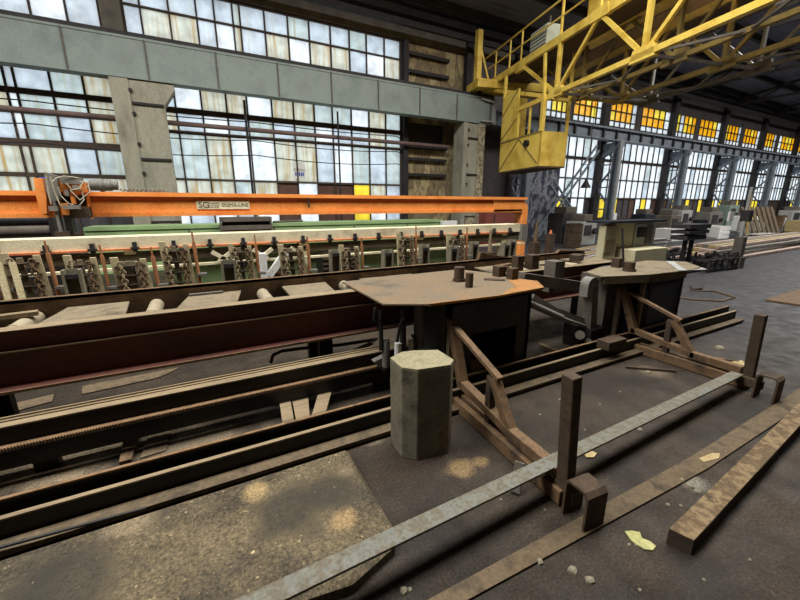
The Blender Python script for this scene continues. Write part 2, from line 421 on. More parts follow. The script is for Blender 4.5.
# ---- windows
def window(n, xs, zs, pick, bars=(), thick=.05, y=YW+.06, bw=.05):
    t = struct('window_%d' % n, ((xs[0]+xs[-1])/2, y, zs[0]))
    f = MB()
    for i, x in enumerate(xs):
        w = bw * (1.9 if i in (0, len(xs)-1) else 1)
        f.box(x-w/2, x+w/2, y-.08, y+.02, zs[0], zs[-1])
    for j, z in enumerate(zs):
        w = bars[j] if j < len(bars) else thick
        f.box(xs[0], xs[-1], y-.1, y+.03, z-w/2, z+w/2)
    f.build('window_frame', M_mull, t)
    p = MB()
    for i in range(len(xs)-1):
        for j in range(len(zs)-1):
            k = pick(i, j)
            if k is None: continue
            p.m = k
            dz = R.uniform(-.004, .004); tl = R.uniform(-.006, .006)
            p.sheet([(xs[i],y-.02+dz,zs[j]),(xs[i+1],y-.02-dz,zs[j]),(xs[i+1],y-.02+tl,zs[j+1]),(xs[i],y-.02-tl,zs[j+1])])
    p.build('panes', PANES, t)
    return t
def mixpick(wts, seed):
    r = random.Random(seed)
    def f(i, j): return r.choices(range(len(wts)), wts)[0]
    return f
left = mixpick([1.8,3.0,3.4,3.6], 3)
xs1 = [-9.5 + .7636*i for i in range(8)] + [-3.95, -3.19, -2.45, -1.75]
def pick1(i, j):
    if j == 1 and i == 8: return 6
    if j == 0: return 8 if i > 6 else 2
    return left(i, j)
window(1, xs1, [.75, 1.85, 2.45, 3.32, 4.12, 4.67, 5.4], pick1, (.08,.06,.12,.2,.07,.15,.1))
xs2 = [-1.2, -.9, -.16, .6, 1.36, 2.02, 2.85, 3.62, 4.39, 5.1, 5.88, 6.64, 7.4, 8.12]
def pick2(i, j):
    i -= 2
    if j == 1 and i in (4, 5, 6, 7, 8): return {4:7, 5:0, 6:7, 7:7, 8:4}[i]
    if j == 0: return {4:7, 5:0, 6:7, 7:7, 8:4, 9:0}.get(i, 0 if i % 2 else 1)
    return left(i, j)
window(2, xs2, [.75, 1.5, 2.44, 3.92, 4.57, 5.4], pick2, (.08,.06,.07,.1,.17,.1))
xs3 = [-9.5 + .775*i for i in range(11)]
window(3, xs3, [6.5, 7.33, 8.0], mixpick([2,3,2,2], 5))
xs4 = [-1.2, -.75, .0, .76, 1.28, 1.83, 2.05, 2.83, 3.61, 4.36, 5.15, 5.89, 6.59, 7.36, 8.1]
up = random.Random(9)
window(4, xs4, [6.5, 7.33, 8.0], lambda i, j: (1 if up.random() < .75 else 2) if j else (3 if up.random() < .4 else up.choice([0,1])))
n = 5
bays = [(16.2, 21.3)] + [(COLX[i]+.35, COLX[i+1]-.35) for i in range(1, 6)] + [(56.95, 60)]
rr = random.Random(21)
for (x0, x1) in bays:
    k = max(4, int(round((x1-x0)/.62)))
    xs = [x0 + (x1-x0)*i/k for i in range(k+1)]
    hot = set(rr.sample(range(k), max(2, k//3)))
    def pk(i, j):
        if j == 0: return 4 if i in hot else rr.choice([8,8,7,0])
        return rr.choices([0,1,2], [7,2,1])[0]
    w = window(n, xs, [.78, 2.0, 3.1, 4.2, 5.45], pk, (.1,.08,.07,.16,.12)); n += 1
ub = [(16.3,18.3),(18.8,21.3)]
for i in range(1, 6): ub += [(COLX[i]+.35, COLX[i]+3.0), (COLX[i]+3.5, COLX[i+1]-.35)]
for q, (x0, x1) in enumerate(ub):
    k = 5; xs = [x0 + (x1-x0)*i/k for i in range(k+1)]
    wc = {0:1, 1:4, 2:4, 3:4, 4:1, 6:4, 7:4}.get(q, rr.choice([4,0,9]))
    def pu_(i, j, wc=wc, q=q):
        if j == 0: return 0
        return (0 if q % 2 else 1) if i == wc else (4 if q < 1 else rr.choice([5,5,5,4]))
    window(n, xs, [6.1, 6.42, 6.95, 7.5], pu_, (.06,.05,.05,.06), bw=.05); n += 1

# ---- runway beams and columns
def runway(x0, x1, label, step):
    t = thing('crane_runway_beam', ((x0+x1)/2, 13.8, 5.0), label, 'beam')
    b = MB(); b.box(x0, x1, 13.72, 13.88, 5.02, 6.0); b.box(x0, x1, 13.6, 14.0, 5.0, 5.05); b.box(x0, x1, 13.6, 14.0, 5.98, 6.04)
    b.box(x0, x1, 13.62, 13.7, 5.05, 5.98)
    b.build('web', M_beamgr, t)
    s = MB(); x = x0 + .4
    while x < x1:
        s.box(x-.02, x+.02, 13.585, 13.62, 5.02, 6.0); x += step
    s.build('stiffeners', M_greyd, t)
    MB().box(x0, x1, 13.66, 13.84, 6.04, 6.16).build('crane_rail', M_dark, t)
    return t
L1 = runway(-10, 12.0, 'long grey-green crane beam running over the tall left windows', 1.78)
MB().bar((11.2,13.55,5.95), (11.95,13.5,5.85), .06, .06).bar((11.2,13.55,5.1), (11.95,13.5,5.1), .06, .06).box(11.9,12.0,13.5,14.0,5.0,6.0).build('end_bracket', M_gal, L1)
t = thing('crane_runway_beam', (35, 13.8, 5.0), 'dark blue-grey crane beam with ribs under the amber upper windows', 'beam')
b = MB(); b.box(12.2, 62, 13.72, 13.88, 5.05, 5.6); b.box(12.2, 62, 13.55, 14.05, 5.55, 5.64); b.box(12.2, 62, 13.6, 14.0, 5.02, 5.08); b.build('web', M_bluegr, t)
s = MB(); x = 12.8
while x < 62: s.box(x-.05, x+.05, 13.6, 13.72, 5.08, 5.55); x += 1.15
s.build('ribs', M_dark, t)

def big_column(x0, xm, x1, label, peel=False):
    t = thing('steel_column', ((x0+x1)/2, 13.9, 0), label, 'column')
    b = MB(); b.box(x0+.03, xm, 13.6, 14.3, 0, 4.98); b.build('flange_leg', M_colm, t)
    w = MB(); w.box(xm, x1, 13.66, 14.2, 0, 4.4)
    w.extr([(xm,13.66,4.4),(x1,13.66,4.4),(x1+.3,13.66,4.85),(x1+.3,13.66,4.98),(xm,13.66,4.98)], (0,.5,0)); w.build('web_panel', M_colm, t)
    s = MB()
    for z in (1.1, 2.9, 4.38): s.box(xm+.02, x1-.02, 13.6, 13.66, z-.03, z+.03)
    s.build('stiffeners', M_dark, t)
    p = MB()
    for z in (4.7, 4.1, 3.3, 2.5, 1.7): p.tube((xm+.03,13.58,z), (xm+.03,13.68,z), .05, 8)
    p.build('bolts', M_dark, t)
    MB().box(xm+.04, x1-.04, 13.62, 13.665, .35, 1.05).build('rust_patch', M_colp, t)
    return t
big_column(-1.68, -1.22, -.42, 'dirty cream steel column between the two tall left windows')
c2 = big_column(10.35, 10.6, 11.2, 'dirty cream steel column beside the hanging yellow cabin')
MB().box(11.2, 11.55, 13.62, 14.1, 0, 4.98).build('peeling_leg', M_colp, c2)

def lattice_column(x, label, first=False):
    t = thing('lattice_column', (x, 14.2, 0), label, 'column', 'lattice columns carrying the right-hand crane beam')
    MB().box(x-.16, x+.16, 13.6, 13.72, 0, 5.0).box(x-.16, x+.16, 13.9, 13.98, 0, 5.0).box(x-.03, x+.03, 13.7, 13.9, 0, 5.0).build('front_leg', M_bluegr, t)
    MB().box(x-.22, x+.22, 14.7, 14.98, 0, 9.0).build('wall_leg', M_dark, t)
    d = MB(); z = .1; k = 0
    while z < 4.2:
        d.bar((x, 13.8 if k % 2 else 14.8, z), (x, 14.8 if k % 2 else 13.8, z+1.25), .09, .09); d.bar((x, 13.85, z+1.25), (x, 14.8, z+1.25), .07, .07); z += 1.25; k += 1
    d.build('lacing', M_bluegr, t)
    MB().extr([(x-.1,13.5,5.02),(x-.1,14.9,5.02),(x-.1,14.9,4.1),(x-.1,13.95,4.6),(x-.1,13.5,4.75)], (.2,0,0)).build('knee_bracket', M_bluegr, t)
    return t
names = ['lattice column just behind the yellow cabin', 'first full lattice column right of the yellow cabin', 'second lattice column right of the yellow cabin',
         'third lattice column right of the yellow cabin', 'fourth lattice column right of the yellow cabin', 'farthest lattice column near the right edge', 'most distant lattice column beyond the right edge']
for i, x in enumerate([14.4, 21.35, 28.5, 35.3, 42.1, 49.2]):
    lattice_column(x, 'blue-grey ' + names[i])
# horizontal dark beams on the plaster bay and its posts
t = thing('wall_girt', (9.7, 14.9, 3), 'dark horizontal beams across the stained plaster bay', 'beam')
g = MB()
for z in (4.05, 3.55, 2.9, 6.95, 7.6): MB().box(8.36, 10.4, 14.8, 14.99, z-.06, z+.06).build('rail', M_dark, t)
MB().box(8.15, 8.35, 14.75, 15, 0, 8.0).build('post', M_dark, t); MB().box(11.3, 11.6, 14.75, 15, 6.1, 8.6).build('post', M_dark, t)
q = Y(406,128,14.9); 
o = MB().box(8.4, 10.2, 14.9, 14.995, 4.2, 5.0).build('dark_panel', M_greasy); tag(o, 'black recess panel under the crane beam above the stained plaster', 'panel')
# peeling sheet behind the cabin and cross braces
a = Y(518,168,14.8); b_ = Y(553,250,14.8)
pe = MB().box(a.x, b_.x-.1, 14.78, 14.9, 0, a.z+.6).build('peeling_sheet', mat('peeling_blue_white', [(58,60,74),(70,72,86),(150,152,158),(64,66,80)], 2.2, .85, stretch=(1,1,.6), lo=.4, hi=.62))
tag(pe, 'dark blue wall sheet with peeling white paint below the yellow cabin', 'panel')
t = thing('cross_brace', (17.5,13.9,0), 'crossed blue-grey steel braces in the bay right of the yellow cabin', 'brace')
for (p, q_, yy) in (((598,148),(520,258),13.8), ((552,182),(603,262),13.9)):
    A0 = Y(*p,yy); B0 = Y(*q_,yy)
    d = (B0-A0).normalized(); nn = V((-d.z,0,d.x))*.16
    k = MB().bar(A0+nn, B0+nn, .08, .09).bar(A0-nn, B0-nn, .08, .09)
    L = (B0-A0).length; m = int(L/.5)
    for i in range(m):
        k.bar(A0+nn+d*(L*i/m), A0-nn+d*(L*(i+.7)/m), .03, .04)
    k.build('brace', M_bluegr, t)
# pendant lamp
c = Y(586,183,12.5)
t = thing('pendant_lamp', c - V((0,0,.35)), 'bell-shaped dark pendant lamp hanging before the windows right of the cabin', 'lamp')
ri = []
for (r, z) in ((.02,.25),(.05,.22),(.07,.12),(.14,-.03),(.24,-.2),(.24,-.23)):
    ri.append([(c.x+r*math.cos(2*math.pi*i/16), c.y+r*math.sin(2*math.pi*i/16), c.z+z) for i in range(16)])
MB().loft(ri).build('lamp_shade', M_dark, t, smooth=True)
MB().tube(c+V((0,0,.2)), c+V((0,0,5.9)), .015, 6).build('cord', M_dark, t)

# pipes and cables on the left windows
o = MB().tube((-9.5,14.55,4.1), (10.3,14.55,4.1), .075, 10).build('wall_pipe', mat('pipe_brown', [(104,84,80),(124,102,96)], 3, .7)); tag(o, 'brown pipe running across the tall left windows below the crane beam', 'pipe')
for (z, sag, lab) in ((4.36,.05,'thin upper cable strung just above the brown window pipe'), (3.78,.12,'thin lower cable sagging under the brown window pipe'), (3.3,.14,'lowest thin cable sagging across the tall left windows')):
    pts = []
    for i in range(60):
        x = -9.5 + 17.5*i/59; ph = ((x+9.5) % 5.8)/5.8
        pts.append((x, 14.6 if 0 < i < 59 else 14.93, z - sag*4*ph*(1-ph)))
    o = MB().path(pts, .018, 6).build('cable', M_dark); tag(o, lab, 'cable')
for (px, w_, lab) in ((246, .04, 'upright conduit pipe before the tall left window, nearer the cream column'), (338, .035, 'upright conduit pipe before the tall left window, nearer the stained plaster')):
    q = Y(px, 120, 14.4)
    o = MB().tube((q.x, 14.42, 0), (q.x, 14.42, 4.98), w_, 8).build('conduit', M_dark); tag(o, lab, 'pipe')
# notice on a pane
q = Y(300,177,14.98)
t = thing('paper_notice', q, 'small white paper notice with blue print stuck on a left window pane', 'notice')
MB().box(q.x-.22, q.x+.22, 15.01, 15.03, q.z-.05, q.z+.55).build('sheet', M_paper, t)
bb = MB()
for i in range(5): bb.box(q.x-.17+.07*i, q.x-.12+.07*i, 15.005, 15.01, q.z+.04, q.z+.17)
bb.build('print', M_inkblu, t)

# ------------------------------------------------------------------ overhead crane
P0 = Y(492, 82, 13.4)
hd = math.atan2(hy, hx) + math.atan(100/math.hypot(F, 95))
D = V((-math.cos(hd), -math.sin(hd), 0)); N = V((-D.y, D.x, 0))
if N.x < 0: N = -N
MCr = Matrix(((D.x, N.x, 0, P0.x), (D.y, N.y, 0, P0.y), (0,0,1,0), (0,0,0,1)))
cr = thing('overhead_crane', (P0.x, P0.y, 6.1), 'yellow overhead travelling crane bridge with trusses and handrail', 'crane', rz=math.atan2(D.y, D.x))
def CM(): return MB(MCr)
zt = 6.55; zl = 5.05; SE = 26.0
def truss(off, mname, mt, top=zt, bot=zl, white=False, start=.3, sz=1.0, node=4.4):
    c = CM(); c.bar((start,off,top), (SE,off,top), .12*sz, .2*sz)
    c.bar((start,off,top-.35), (node,off,bot-.12), .12*sz, .12*sz)
    c.bar((node,off,bot), (SE,off,bot), .14*sz, .13*sz)
    c.build('truss_chord', mt, cr)
    w = CM(); s = node; k = 0
    while s < SE:
        if k == 0: w.bar((2.2,off,top), (s,off,bot), .08*sz, .1*sz)
        w.bar((s,off,bot), (s,off,top), .1*sz, .12*sz)
        w.bar((s,off,bot), (s+1.6,off,top), .08*sz, .1*sz); w.bar((s+1.6,off,top), (s+3.2,off,bot), .08*sz, .1*sz)
        for (u, z) in ((s,bot), (s+1.6,top)): CM().extr([(u-.35,off-.07*sz,z-.12),(u+.35,off-.07*sz,z-.12),(u+.28,off-.07*sz,z+.16),(u-.28,off-.07*sz,z+.16)], (0,.14*sz,0)).build('gusset', mt, cr)
        s += 3.2; k += 1
    CM().extr([(1.9,off-.07,top-.22),(2.5,off-.07,top-.22),(2.5,off-.07,top+.1),(1.9,off-.07,top+.1)], (0,.14,0)).build('gusset', mt, cr)
    w.build('truss_web', M_gal if white else mt, cr)  # white: web coloured light grey to stand for window light on it
truss(0, 'near', M_yel)
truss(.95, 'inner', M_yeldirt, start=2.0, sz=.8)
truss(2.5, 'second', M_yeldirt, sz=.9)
truss(3.7, 'far', M_greyd, sz=.7, white=True)
c = CM(); s = 4.4                                   # lateral bracing of the lower chords
while s < SE:
    c.bar((s,0,zl), (s,3.7,zl), .07, .07); c.bar((s,0,zl), (s+1.6,.95,zl), .05, .05); c.bar((s+1.6,.95,zl), (s+3.2,0,zl), .05, .05)
    c.bar((s,2.5,zl), (s+1.6,3.7,zl), .05, .05); c.bar((s+1.6,3.7,zl), (s+3.2,2.5,zl), .05, .05); s += 3.2
c.build('lateral_bracing', M_greyd, cr)
CM().box(.2, SE, .06, 1.4, zt-.08, zt-.02).build('walkway_deck', M_brownu, cr)
CM().box(4.2, SE, 1.0, 1.06, zt, zt+1.75).box(4.2, SE, .82, 1.3, zt+1.7, zt+1.8).box(4.2, SE, .82, 1.3, zt-.1, zt).build('main_girder', M_yel, cr)
CM().box(.2, SE, 2.5, 3.8, zt-.08, zt-.02).box(1, SE, 2.75, 2.8, zt, zt+1.6).build('second_girder', M_brownu, cr)
CM().box(0, SE, -.05, -.02, zt-.1, zt+.13).build('toe_board', M_yel, cr)
h = CM(); h.bar((.9,-.03,zt+1.1), (SE,-.03,zt+1.1), .045, .045); h.bar((-.3,-.03,zt+.62), (SE,-.03,zt+.62), .04, .04); h.bar((-1.0,-.03,zt+1.1), (.9,-.03,zt+1.1), .045, .045)
for s in (.3, 1.4, 2.2): h.bar((s,-.03,zt), (s,-.03,zt+1.1), .045, .045)
s = 4.4
while s < SE: h.bar((s,-.03,zt), (s,-.03,zt+1.1), .06, .06); s += 1.6
h.build('handrail', M_yel, cr)
ha = CM(); ha.bar((.5,3.75,zt+.9),(SE,3.75,zt+.9),.04,.04)
CM().box(-.55, .55, -.9, 4.6, 6.22, 6.52).build('end_carriage', M_yel, cr)
for off in (-.5, 4.2):
    CM().tube((-.1,off-.08,6.36), (-.1,off+.08,6.36), .2, 20).build('wheel', M_dark, cr)
a = Y(478,80,13.6)
MB().box(a.x-.12, a.x+.12, 13.55, 13.75, 6.5, Y(478,29,13.6).z).bar((a.x,13.6,6.6), (a.x+.75,13.4,6.45), .28, .22).bar((a.x+.05,13.6,Y(478,45,13.6).z), (a.x+.45,13.45,6.6), .06, .06).build('buffer_post', M_yel, cr)
# operator cabin
zc, zm, zu = 2.9, 4.0, 5.0
s0, s1, o0, o1 = 1.3, 4.0, -.15, .9
CB = CM().box(s0, s1, o0, o0+.04, zc, zm).box(s1-.04, s1, o0, o1, zc, zm).box(s0, s1, o1-.04, o1, zc, zm).box(s0, s0+.04, o0, o1, zc, zm).build('operator_cabin', M_yel, cr)
CM().box(s0, s1, o0, o1, zc-.05, zc).build('cabin_floor', M_brownu, CB)
CM().box(s0, s0+1.15, o0, o0+.04, zm, zu+.7).box(s0, s0+.04, o0, o1, zm, zu+.7).build('tall_panel', M_yel, CB)
f = CM(); f.bar((s1-.05,o0+.04,zm), (s1-.05,o0+.04,zu), .13, .13); f.bar((s1-.05,o1-.04,zm), (s1-.05,o1-.04,zu), .08, .08)
f.bar((s0+1.1,o0+.04,zu), (s1,o0+.04,zu), .1, .14); f.bar((s1-.05,o0,zu), (s1-.05,o1,zu), .08, .1); f.bar((s0+1.9,o0+.04,zm), (s0+1.9,o0+.04,zu), .06, .06); f.bar((s0+1.15,o0+.04,zm), (s0+1.15,o0+.04,zu), .08, .08)
CM().bar((s0+.1,o0+.02,zu+.6),(s0+.1,o0+.02,6.4),.1,.1).build('hanger', M_yel, CB); CM().bar((s1-.05,o1-.04,zu),(s1-.05,o1-.04,6.4),.08,.08).build('hanger', M_yel, CB); CM().bar((s1-.05,o0+.04,zu),(s1-.3,o0+.1,6.4),.08,.08).build('hanger', M_yel, CB)
f.build('cabin_frame', M_yel, CB)
r = CM(); r.bar((s0+.05,o0-.01,zc+.05), (s0+1.35,o0-.01,zm-.05), .02, .045); r.bar((s0+1.35,o0-.01,zm-.05), (s1-.1,o0-.01,zc+.1), .02, .045); r.bar((s0,o0-.01,zm), (s1,o0-.01,zm), .03, .05)
r.bar((s0+.05,o0-.01,zm+.1), (s0+1.1,o0-.01,zm+.7), .02, .035); r.bar((s0+.05,o0-.01,zm+.95), (s0+1.1,o0-.01,zm+1.7), .02, .035)
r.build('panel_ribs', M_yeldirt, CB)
q = MCr @ V((s0+1.95, o0-.06, zm-.28))
CM().tube((s0+1.95,o0-.12,zm-.28), (s0+1.95,o0,zm-.28), .11, 14).build('horn', M_greasy, CB, smooth=True)
CM().box(s0+1.3, s0+2.2, .3, .7, zc, zc+1.0).build('control_desk', M_greyd, CB)
# white box on the walkway
bx = CM().box(2.6, 3.55, .05, .55, zt, zt+.8).build('electrical_box', mat('pale_grey_green', [(176,182,164),(198,202,184)], 3, .7), cr, bevel=.02)
v = CM()
for i in range(5): v.box(2.66, 3.49, .035, .05, zt+.1+.11*i, zt+.14+.11*i)
for i in range(6): v.box(2.7+.13*i, 2.75+.13*i, .03, .05, zt+.65, zt+.75)
v.build('vents', M_greyd, bx)
CM().tube((3.3,.3,zt+.8), (3.3,.3,zt+1.1), .03, 8).build('aerial', M_greyd, bx)
# lamp fitting on the crane
A0 = MCr @ V((9.2,1.55,5.6)); B0 = MCr @ V((9.9,1.75,5.65))
fl = MB().bar(A0, B0, .28, .2).build('floodlight', M_gal, cr); MB().bar(B0, B0+(B0-A0)*.22, .22, .16).build('lens', M_paper, fl); MB().bar((A0+B0)/2, (A0+B0)/2+V((0,0,.9)), .05, .05).build('hanger', M_gal, fl)

# ------------------------------------------------------------------ orange gantry beam and carriage
og = thing('gantry_beam', (3, 8.0, 0), 'long orange gantry beam on bent legs across the left windows', 'gantry')
xr = Y(524,210,8).x
b = MB(); b.box(-5.5, xr-.25, 7.93, 8.07, 1.44, 1.72); b.box(-5.5, xr-.1, 7.8, 8.2, 1.74, 1.81); b.box(-5.5, xr-.25, 7.84, 8.16, 1.41, 1.48)
b.box(-5.5, xr-.25, 7.86, 7.93, 1.44, 1.655)
b.build('beam', M_oran, og)
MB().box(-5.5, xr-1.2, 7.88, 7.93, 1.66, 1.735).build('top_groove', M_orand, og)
e = MB(); pr = [(xr-1.3,7.84,1.40),(xr-1.3,7.84,1.81),(xr-.35,7.84,1.78),(xr-.12,7.84,1.7),(xr,7.84,1.55),(xr,7.84,0.0),(xr-.22,7.84,0.0),(xr-.22,7.84,1.36),(xr-.3,7.84,1.41)]
e.extr(pr, (0,.32,0)); e.build('bent_leg', M_oran, og, bevel=.02)
MB().box(-5.5, -5.2, 7.84, 8.16, 0, 1.42).build('leg', M_oran, og)
a = Y(308,200,7.8); MB().bar((a.x,7.82,1.74), (a.x+.02,7.82,1.55), .03, .03).build('hook', M_dark, og)
# name plate
a = Y(196,201,7.83); b2 = Y(250,209,7.83)
pl = MB().box(a.x, b2.x, 7.845, 7.86, b2.z, a.z).build('name_plate', M_cream, og); pl['label'] = 'cream name plate with dark lettering'
def lettering(body, p, size, m, parent, name='lettering'):
    cu = bpy.data.curves.new(name, 'FONT'); cu.body = body; cu.size = size; cu.extrude = .002; cu.align_y = 'CENTER'
    tmp = bpy.data.objects.new('tmp', cu); col.objects.link(tmp)
    dg = bpy.context.evaluated_depsgraph_get()
    me = bpy.data.meshes.new_from_object(tmp.evaluated_get(dg)); bpy.data.objects.remove(tmp)
    me.name = name; me.transform(Matrix.Translation(V(p)) @ Matrix.Rotation(math.pi/2, 4, 'X'))
    me.transform(W[parent].inverted()); me.materials.clear(); me.materials.append(m)
    o = bpy.data.objects.new(name, me); col.objects.link(o); o.parent = parent; W[o] = W[parent]
    return o
hh = a.z - b2.z; zz = (a.z+b2.z)/2; wdt = b2.x - a.x
lettering('SG', (a.x+wdt*.03, 7.843, zz), hh*1.05, M_ink, pl)
sm = MB()
for r_ in (.2, -.02, -.24):
    xx = a.x + wdt*.21
    while xx < a.x + wdt*.41:
        ww = R.uniform(.012,.04); sm.box(xx, xx+ww, 7.842, 7.846, zz+hh*(r_-.05), zz+hh*(r_+.05)); xx += ww + .014
sm.build('small_print', M_ink, pl)
lettering('SIGMA-LINE', (a.x+wdt*.46, 7.843, zz), hh*.62, M_ink, pl)

gc = thing('gantry_carriage', (Y(70,200,7.7).x, 7.6, 1.35), 'orange motor carriage with tangled cables riding on the gantry beam', 'carriage')
def YB(x0, x1, yt, yb, d0, d1, m=None):          # a box whose front is surveyed in the picture
    p = Y(x0, yt, d0); q = Y(x1, yb, d0)
    return (m or MB()).box(p.x, q.x, d0, d1, q.z, p.z)
p = [Y(33,178,7.6), Y(42,178,7.6), Y(46,196,7.6), Y(47,213,7.6), Y(41,215,7.6), Y(36,196,7.6)]
MB().extr([tuple(k) for k in p], (0,.75,0)).build('side_plate', M_oran, gc)
m = YB(58, 88, 181, 192, 7.55, 7.75); YB(60, 70, 203, 215, 7.5, 7.75, m); YB(84, 91, 186, 219, 7.6, 7.8, m); m.build('carriage_frame', M_oran, gc)
m = YB(60, 84, 195, 206, 7.62, 7.8); m.build('dark_recess', M_greasy, gc)
m = YB(66, 90, 207, 218, 7.52, 7.75); m.build('gear_housing', M_rustd, gc)
p = [Y(44,172,7.45), Y(57,176,7.45), Y(59,200,7.45), Y(50,202,7.45), Y(46,190,7.45)]
MB().extr([tuple(k) for k in p], (0,.25,0)).build('control_plate', M_grey, gc)
m = YB(52, 63, 201, 237, 7.45, 7.6); m.build('lift_mast', M_grey, gc); m = YB(63, 74, 215, 233, 7.5, 7.7); m.build('lift_slide', M_greasy, gc)
m = YB(54, 70, 232, 240, 7.42, 7.7); m.build('gripper', M_rustd, gc)
p = Y(90,185,7.6); q = Y(118,186,7.6)
MB().tube(p, (q.x-.08,7.6,p.z), .085, 16).tube((q.x-.14,7.6,p.z), (q.x,7.6,p.z), .07, 16).tube((p.x+.12,7.6,p.z), (p.x+.17,7.6,p.z), .1, 16).build('motor', M_grey, gc, smooth=True)
for q_ in ((60,82,177,184,7.45,7.6),(48,58,206,211,7.42,7.5),(62,80,205,209,7.4,7.5),(72,80,185,190,7.44,7.55),(64,69,190,196,7.44,7.55)): YB(*q_).build('valve_block', M_grey, gc)
for q_ in ((74,82,181,190,7.46,7.56),(70,75,196,204,7.5,7.6)): YB(*q_).build('orange_bracket', M_oran, gc)
for pts in ([(58,187),(61,196),(68,203),(78,207),(84,200),(82,190),(88,186)], [(50,176),(54,190),(60,205),(72,208)], [(70,190),(80,200),(90,192),(88,183),(78,181)], [(52,182),(56,178),(64,176),(72,177),(80,178)], [(46,176),(48,190),(51,204)], [(66,183),(72,190),(80,188),(84,180)]):
    MB().path([Y(x, y_, 7.38+.02*i) for i, (x, y_) in enumerate(pts)], .008, 6).build('cable', M_cable, gc)
pts = []
for i in range(36):
    x = 120 + 46*i/35
    q = Y(x, 191, 8.0); pts.append(V((q.x, 8.0 + .03*math.cos(i*1.9), 1.845 + .022*math.sin(i*1.9))))
o = MB().path(pts, .012, 6).build('coiled_hose', M_grey); tag(o, 'thin grey coiled hose trailing along the orange beam from its motor', 'hose')

# ------------------------------------------------------------------ green machine behind, drums, cabinets
gm = thing('green_machine', (2.5, 11.3, 0), 'long green machine housing under the tall left windows', 'machine')
MB().box(-2.3, 7.6, 11, 12, 0, 1.08).box(-2.3, 7.6, 10.97, 12.03, 1.02, 1.1).build('housing', M_green, gm)
m = MB()
for x in (-.2, 1.9, 4.3, 6.2): m.box(x-.015, x+.015, 10.985, 11, .05, 1.0)
m.build('panel_joints', M_greyd, gm)
gl = MB().box(-.6, 3.1, 8.5, 9.0, 0, .55).box(-.6, 3.1, 8.48, 8.52, .5, .57).build('low_green_guard', M_green); tag(gl, 'low light green machine guard glimpsed behind the chain stands', 'guard')
gs = MB().box(3.6, 6.4, 8.6, 9.0, 0, .62).build('low_green_guard', M_green); tag(gs, 'low green guard right of the dark ribbed motor box', 'guard')
for (yy, r, lab, mt) in ((221,.11,'upper black roller drum left of the hanging gripper',M_rubber), (231,.115,'lower grey roller drum left of the hanging gripper',M_greyd)):
    p = Y(0,yy,9.6); q = Y(52,yy+1,9.6)
    t = MB().tube((p.x-2.5,9.6,p.z), (q.x,9.6,p.z), r, 18).build('roller_drum', mt, smooth=True); tag(t, lab, 'roller')
p = Y(-60,237,9.5); q = Y(54,237,9.5); m = MB().box(p.x-2, q.x, 9.48, 9.72, 0, p.z-.03).box(q.x-.02, q.x+.06, 9.45, 9.75, 0, Y(52,217,9.6).z); tag(m.build('drum_frame', M_greasy), 'black frame carrying the two roller drums at far left', 'frame')
# dark frame box hanging in front of the green machine
t = thing('control_console', (Y(246,235,10.5).x, 10.6, .7), 'dark open-fronted console box on the green machine', 'console')
YB(220, 272, 217.5, 221, 10.4, 10.9, YB(220, 272, 226, 229, 10.35, 10.9, YB(270, 273, 218, 236, 10.38, 10.9, YB(220, 223, 218, 236, 10.38, 10.9)))).build('frame', M_greyd, t)
YB(222, 271, 219, 236, 10.55, 10.9).build('dark_inside', M_greasy, t)
m = MB(); p = Y(273,222,10.6); m.tube(p, p+V((.8,0,.02)), .03, 8); m.build('side_rod', M_greyd, t)
m = YB(443, 457, 221, 229, 10.8, 10.97)
t = m.build('junction_box', M_paper, bevel=.01); tag(t, 'small white junction box on the green housing left of the cream column', 'box')
p = Y(487,212,12); q = Y(516,240,12)
t = thing('red_cabinet', ((p.x+q.x)/2,12.2,0), 'dull red steel cabinet behind the bent end of the orange beam', 'cabinet')
MB().box(p.x, q.x, 12, 12.5, 0, p.z).build('body', M_redbox, t, bevel=.02); MB().box(p.x+.4, p.x+.44, 11.98, 12, .1, p.z-.1).build('door_joint', M_dark, t)

# ------------------------------------------------------------------ cream trough beam
ct = thing('trough_beam', (2.2, 6.6, 0), 'long cream roller trough with an orange stripe behind the chain stands', 'conveyor')
xe = 6.85
MB().box(-4, xe, 6.5, 6.9, .99, 1.15).box(-4, xe, 6.5, 6.9, 1.15, 1.165).build('trough', M_cream, ct)
MB().box(-4, xe-.4, 6.475, 6.5, .975, 1.0).build('orange_stripe', M_redo, ct)
MB().tube((-4,6.62,.86), (xe,6.62,.86), .085, 16).build('long_pipe', M_greyd, ct, smooth=True)
MB().box(-4, xe, 6.42, 6.5, .70, .735).build('lower_rail', M_cream, ct)
MB().extr([(xe-.12,6.42,1.17),(xe+.05,6.42,1.15),(xe+.05,6.42,.75),(xe-.12,6.42,.78)], (0,.5,0)).build('end_plate', M_grey, ct)
x = -3.7
while x < xe-.3:
    MB().box(x-.025, x+.025, 6.44, 6.5, .96, 1.09).box(x-.05, x+.05, 6.43, 6.47, .99, 1.02).build('clip', M_dark, ct); x += .48
for x in (-3.0, -.9, 1.6, 4.0, 6.3):
    MB().box(x-.07, x+.07, 6.55, 6.75, 0, .99).build('leg', M_cream, ct)
for (x, s) in ((.15,1),(.45,-1),(.75,1),(1.05,-1),(1.35,1)):
    MB().bar((x,6.42,.9), (x+.22*s,6.42,.74), .04, .06).build('scissor_link', M_cream, ct)
# white support bracket
p = Y(264,282,6.0)
t = thing('support_bracket', (p.x, 6, 0), 'white triangular support bracket among the chain stands', 'bracket')
YB(260, 269, 254, 284, 6.0, 6.15).build('upright', M_paper, t)
MB().bar(Y(269,276,6.05), Y(286,252,6.05), .08, .1).build('diagonal_strut', M_paper, t)
MB().box(Y(262,284,6).x, Y(272,284,6).x, 6.0, 6.2, 0, .42).build('foot', M_grey, t)
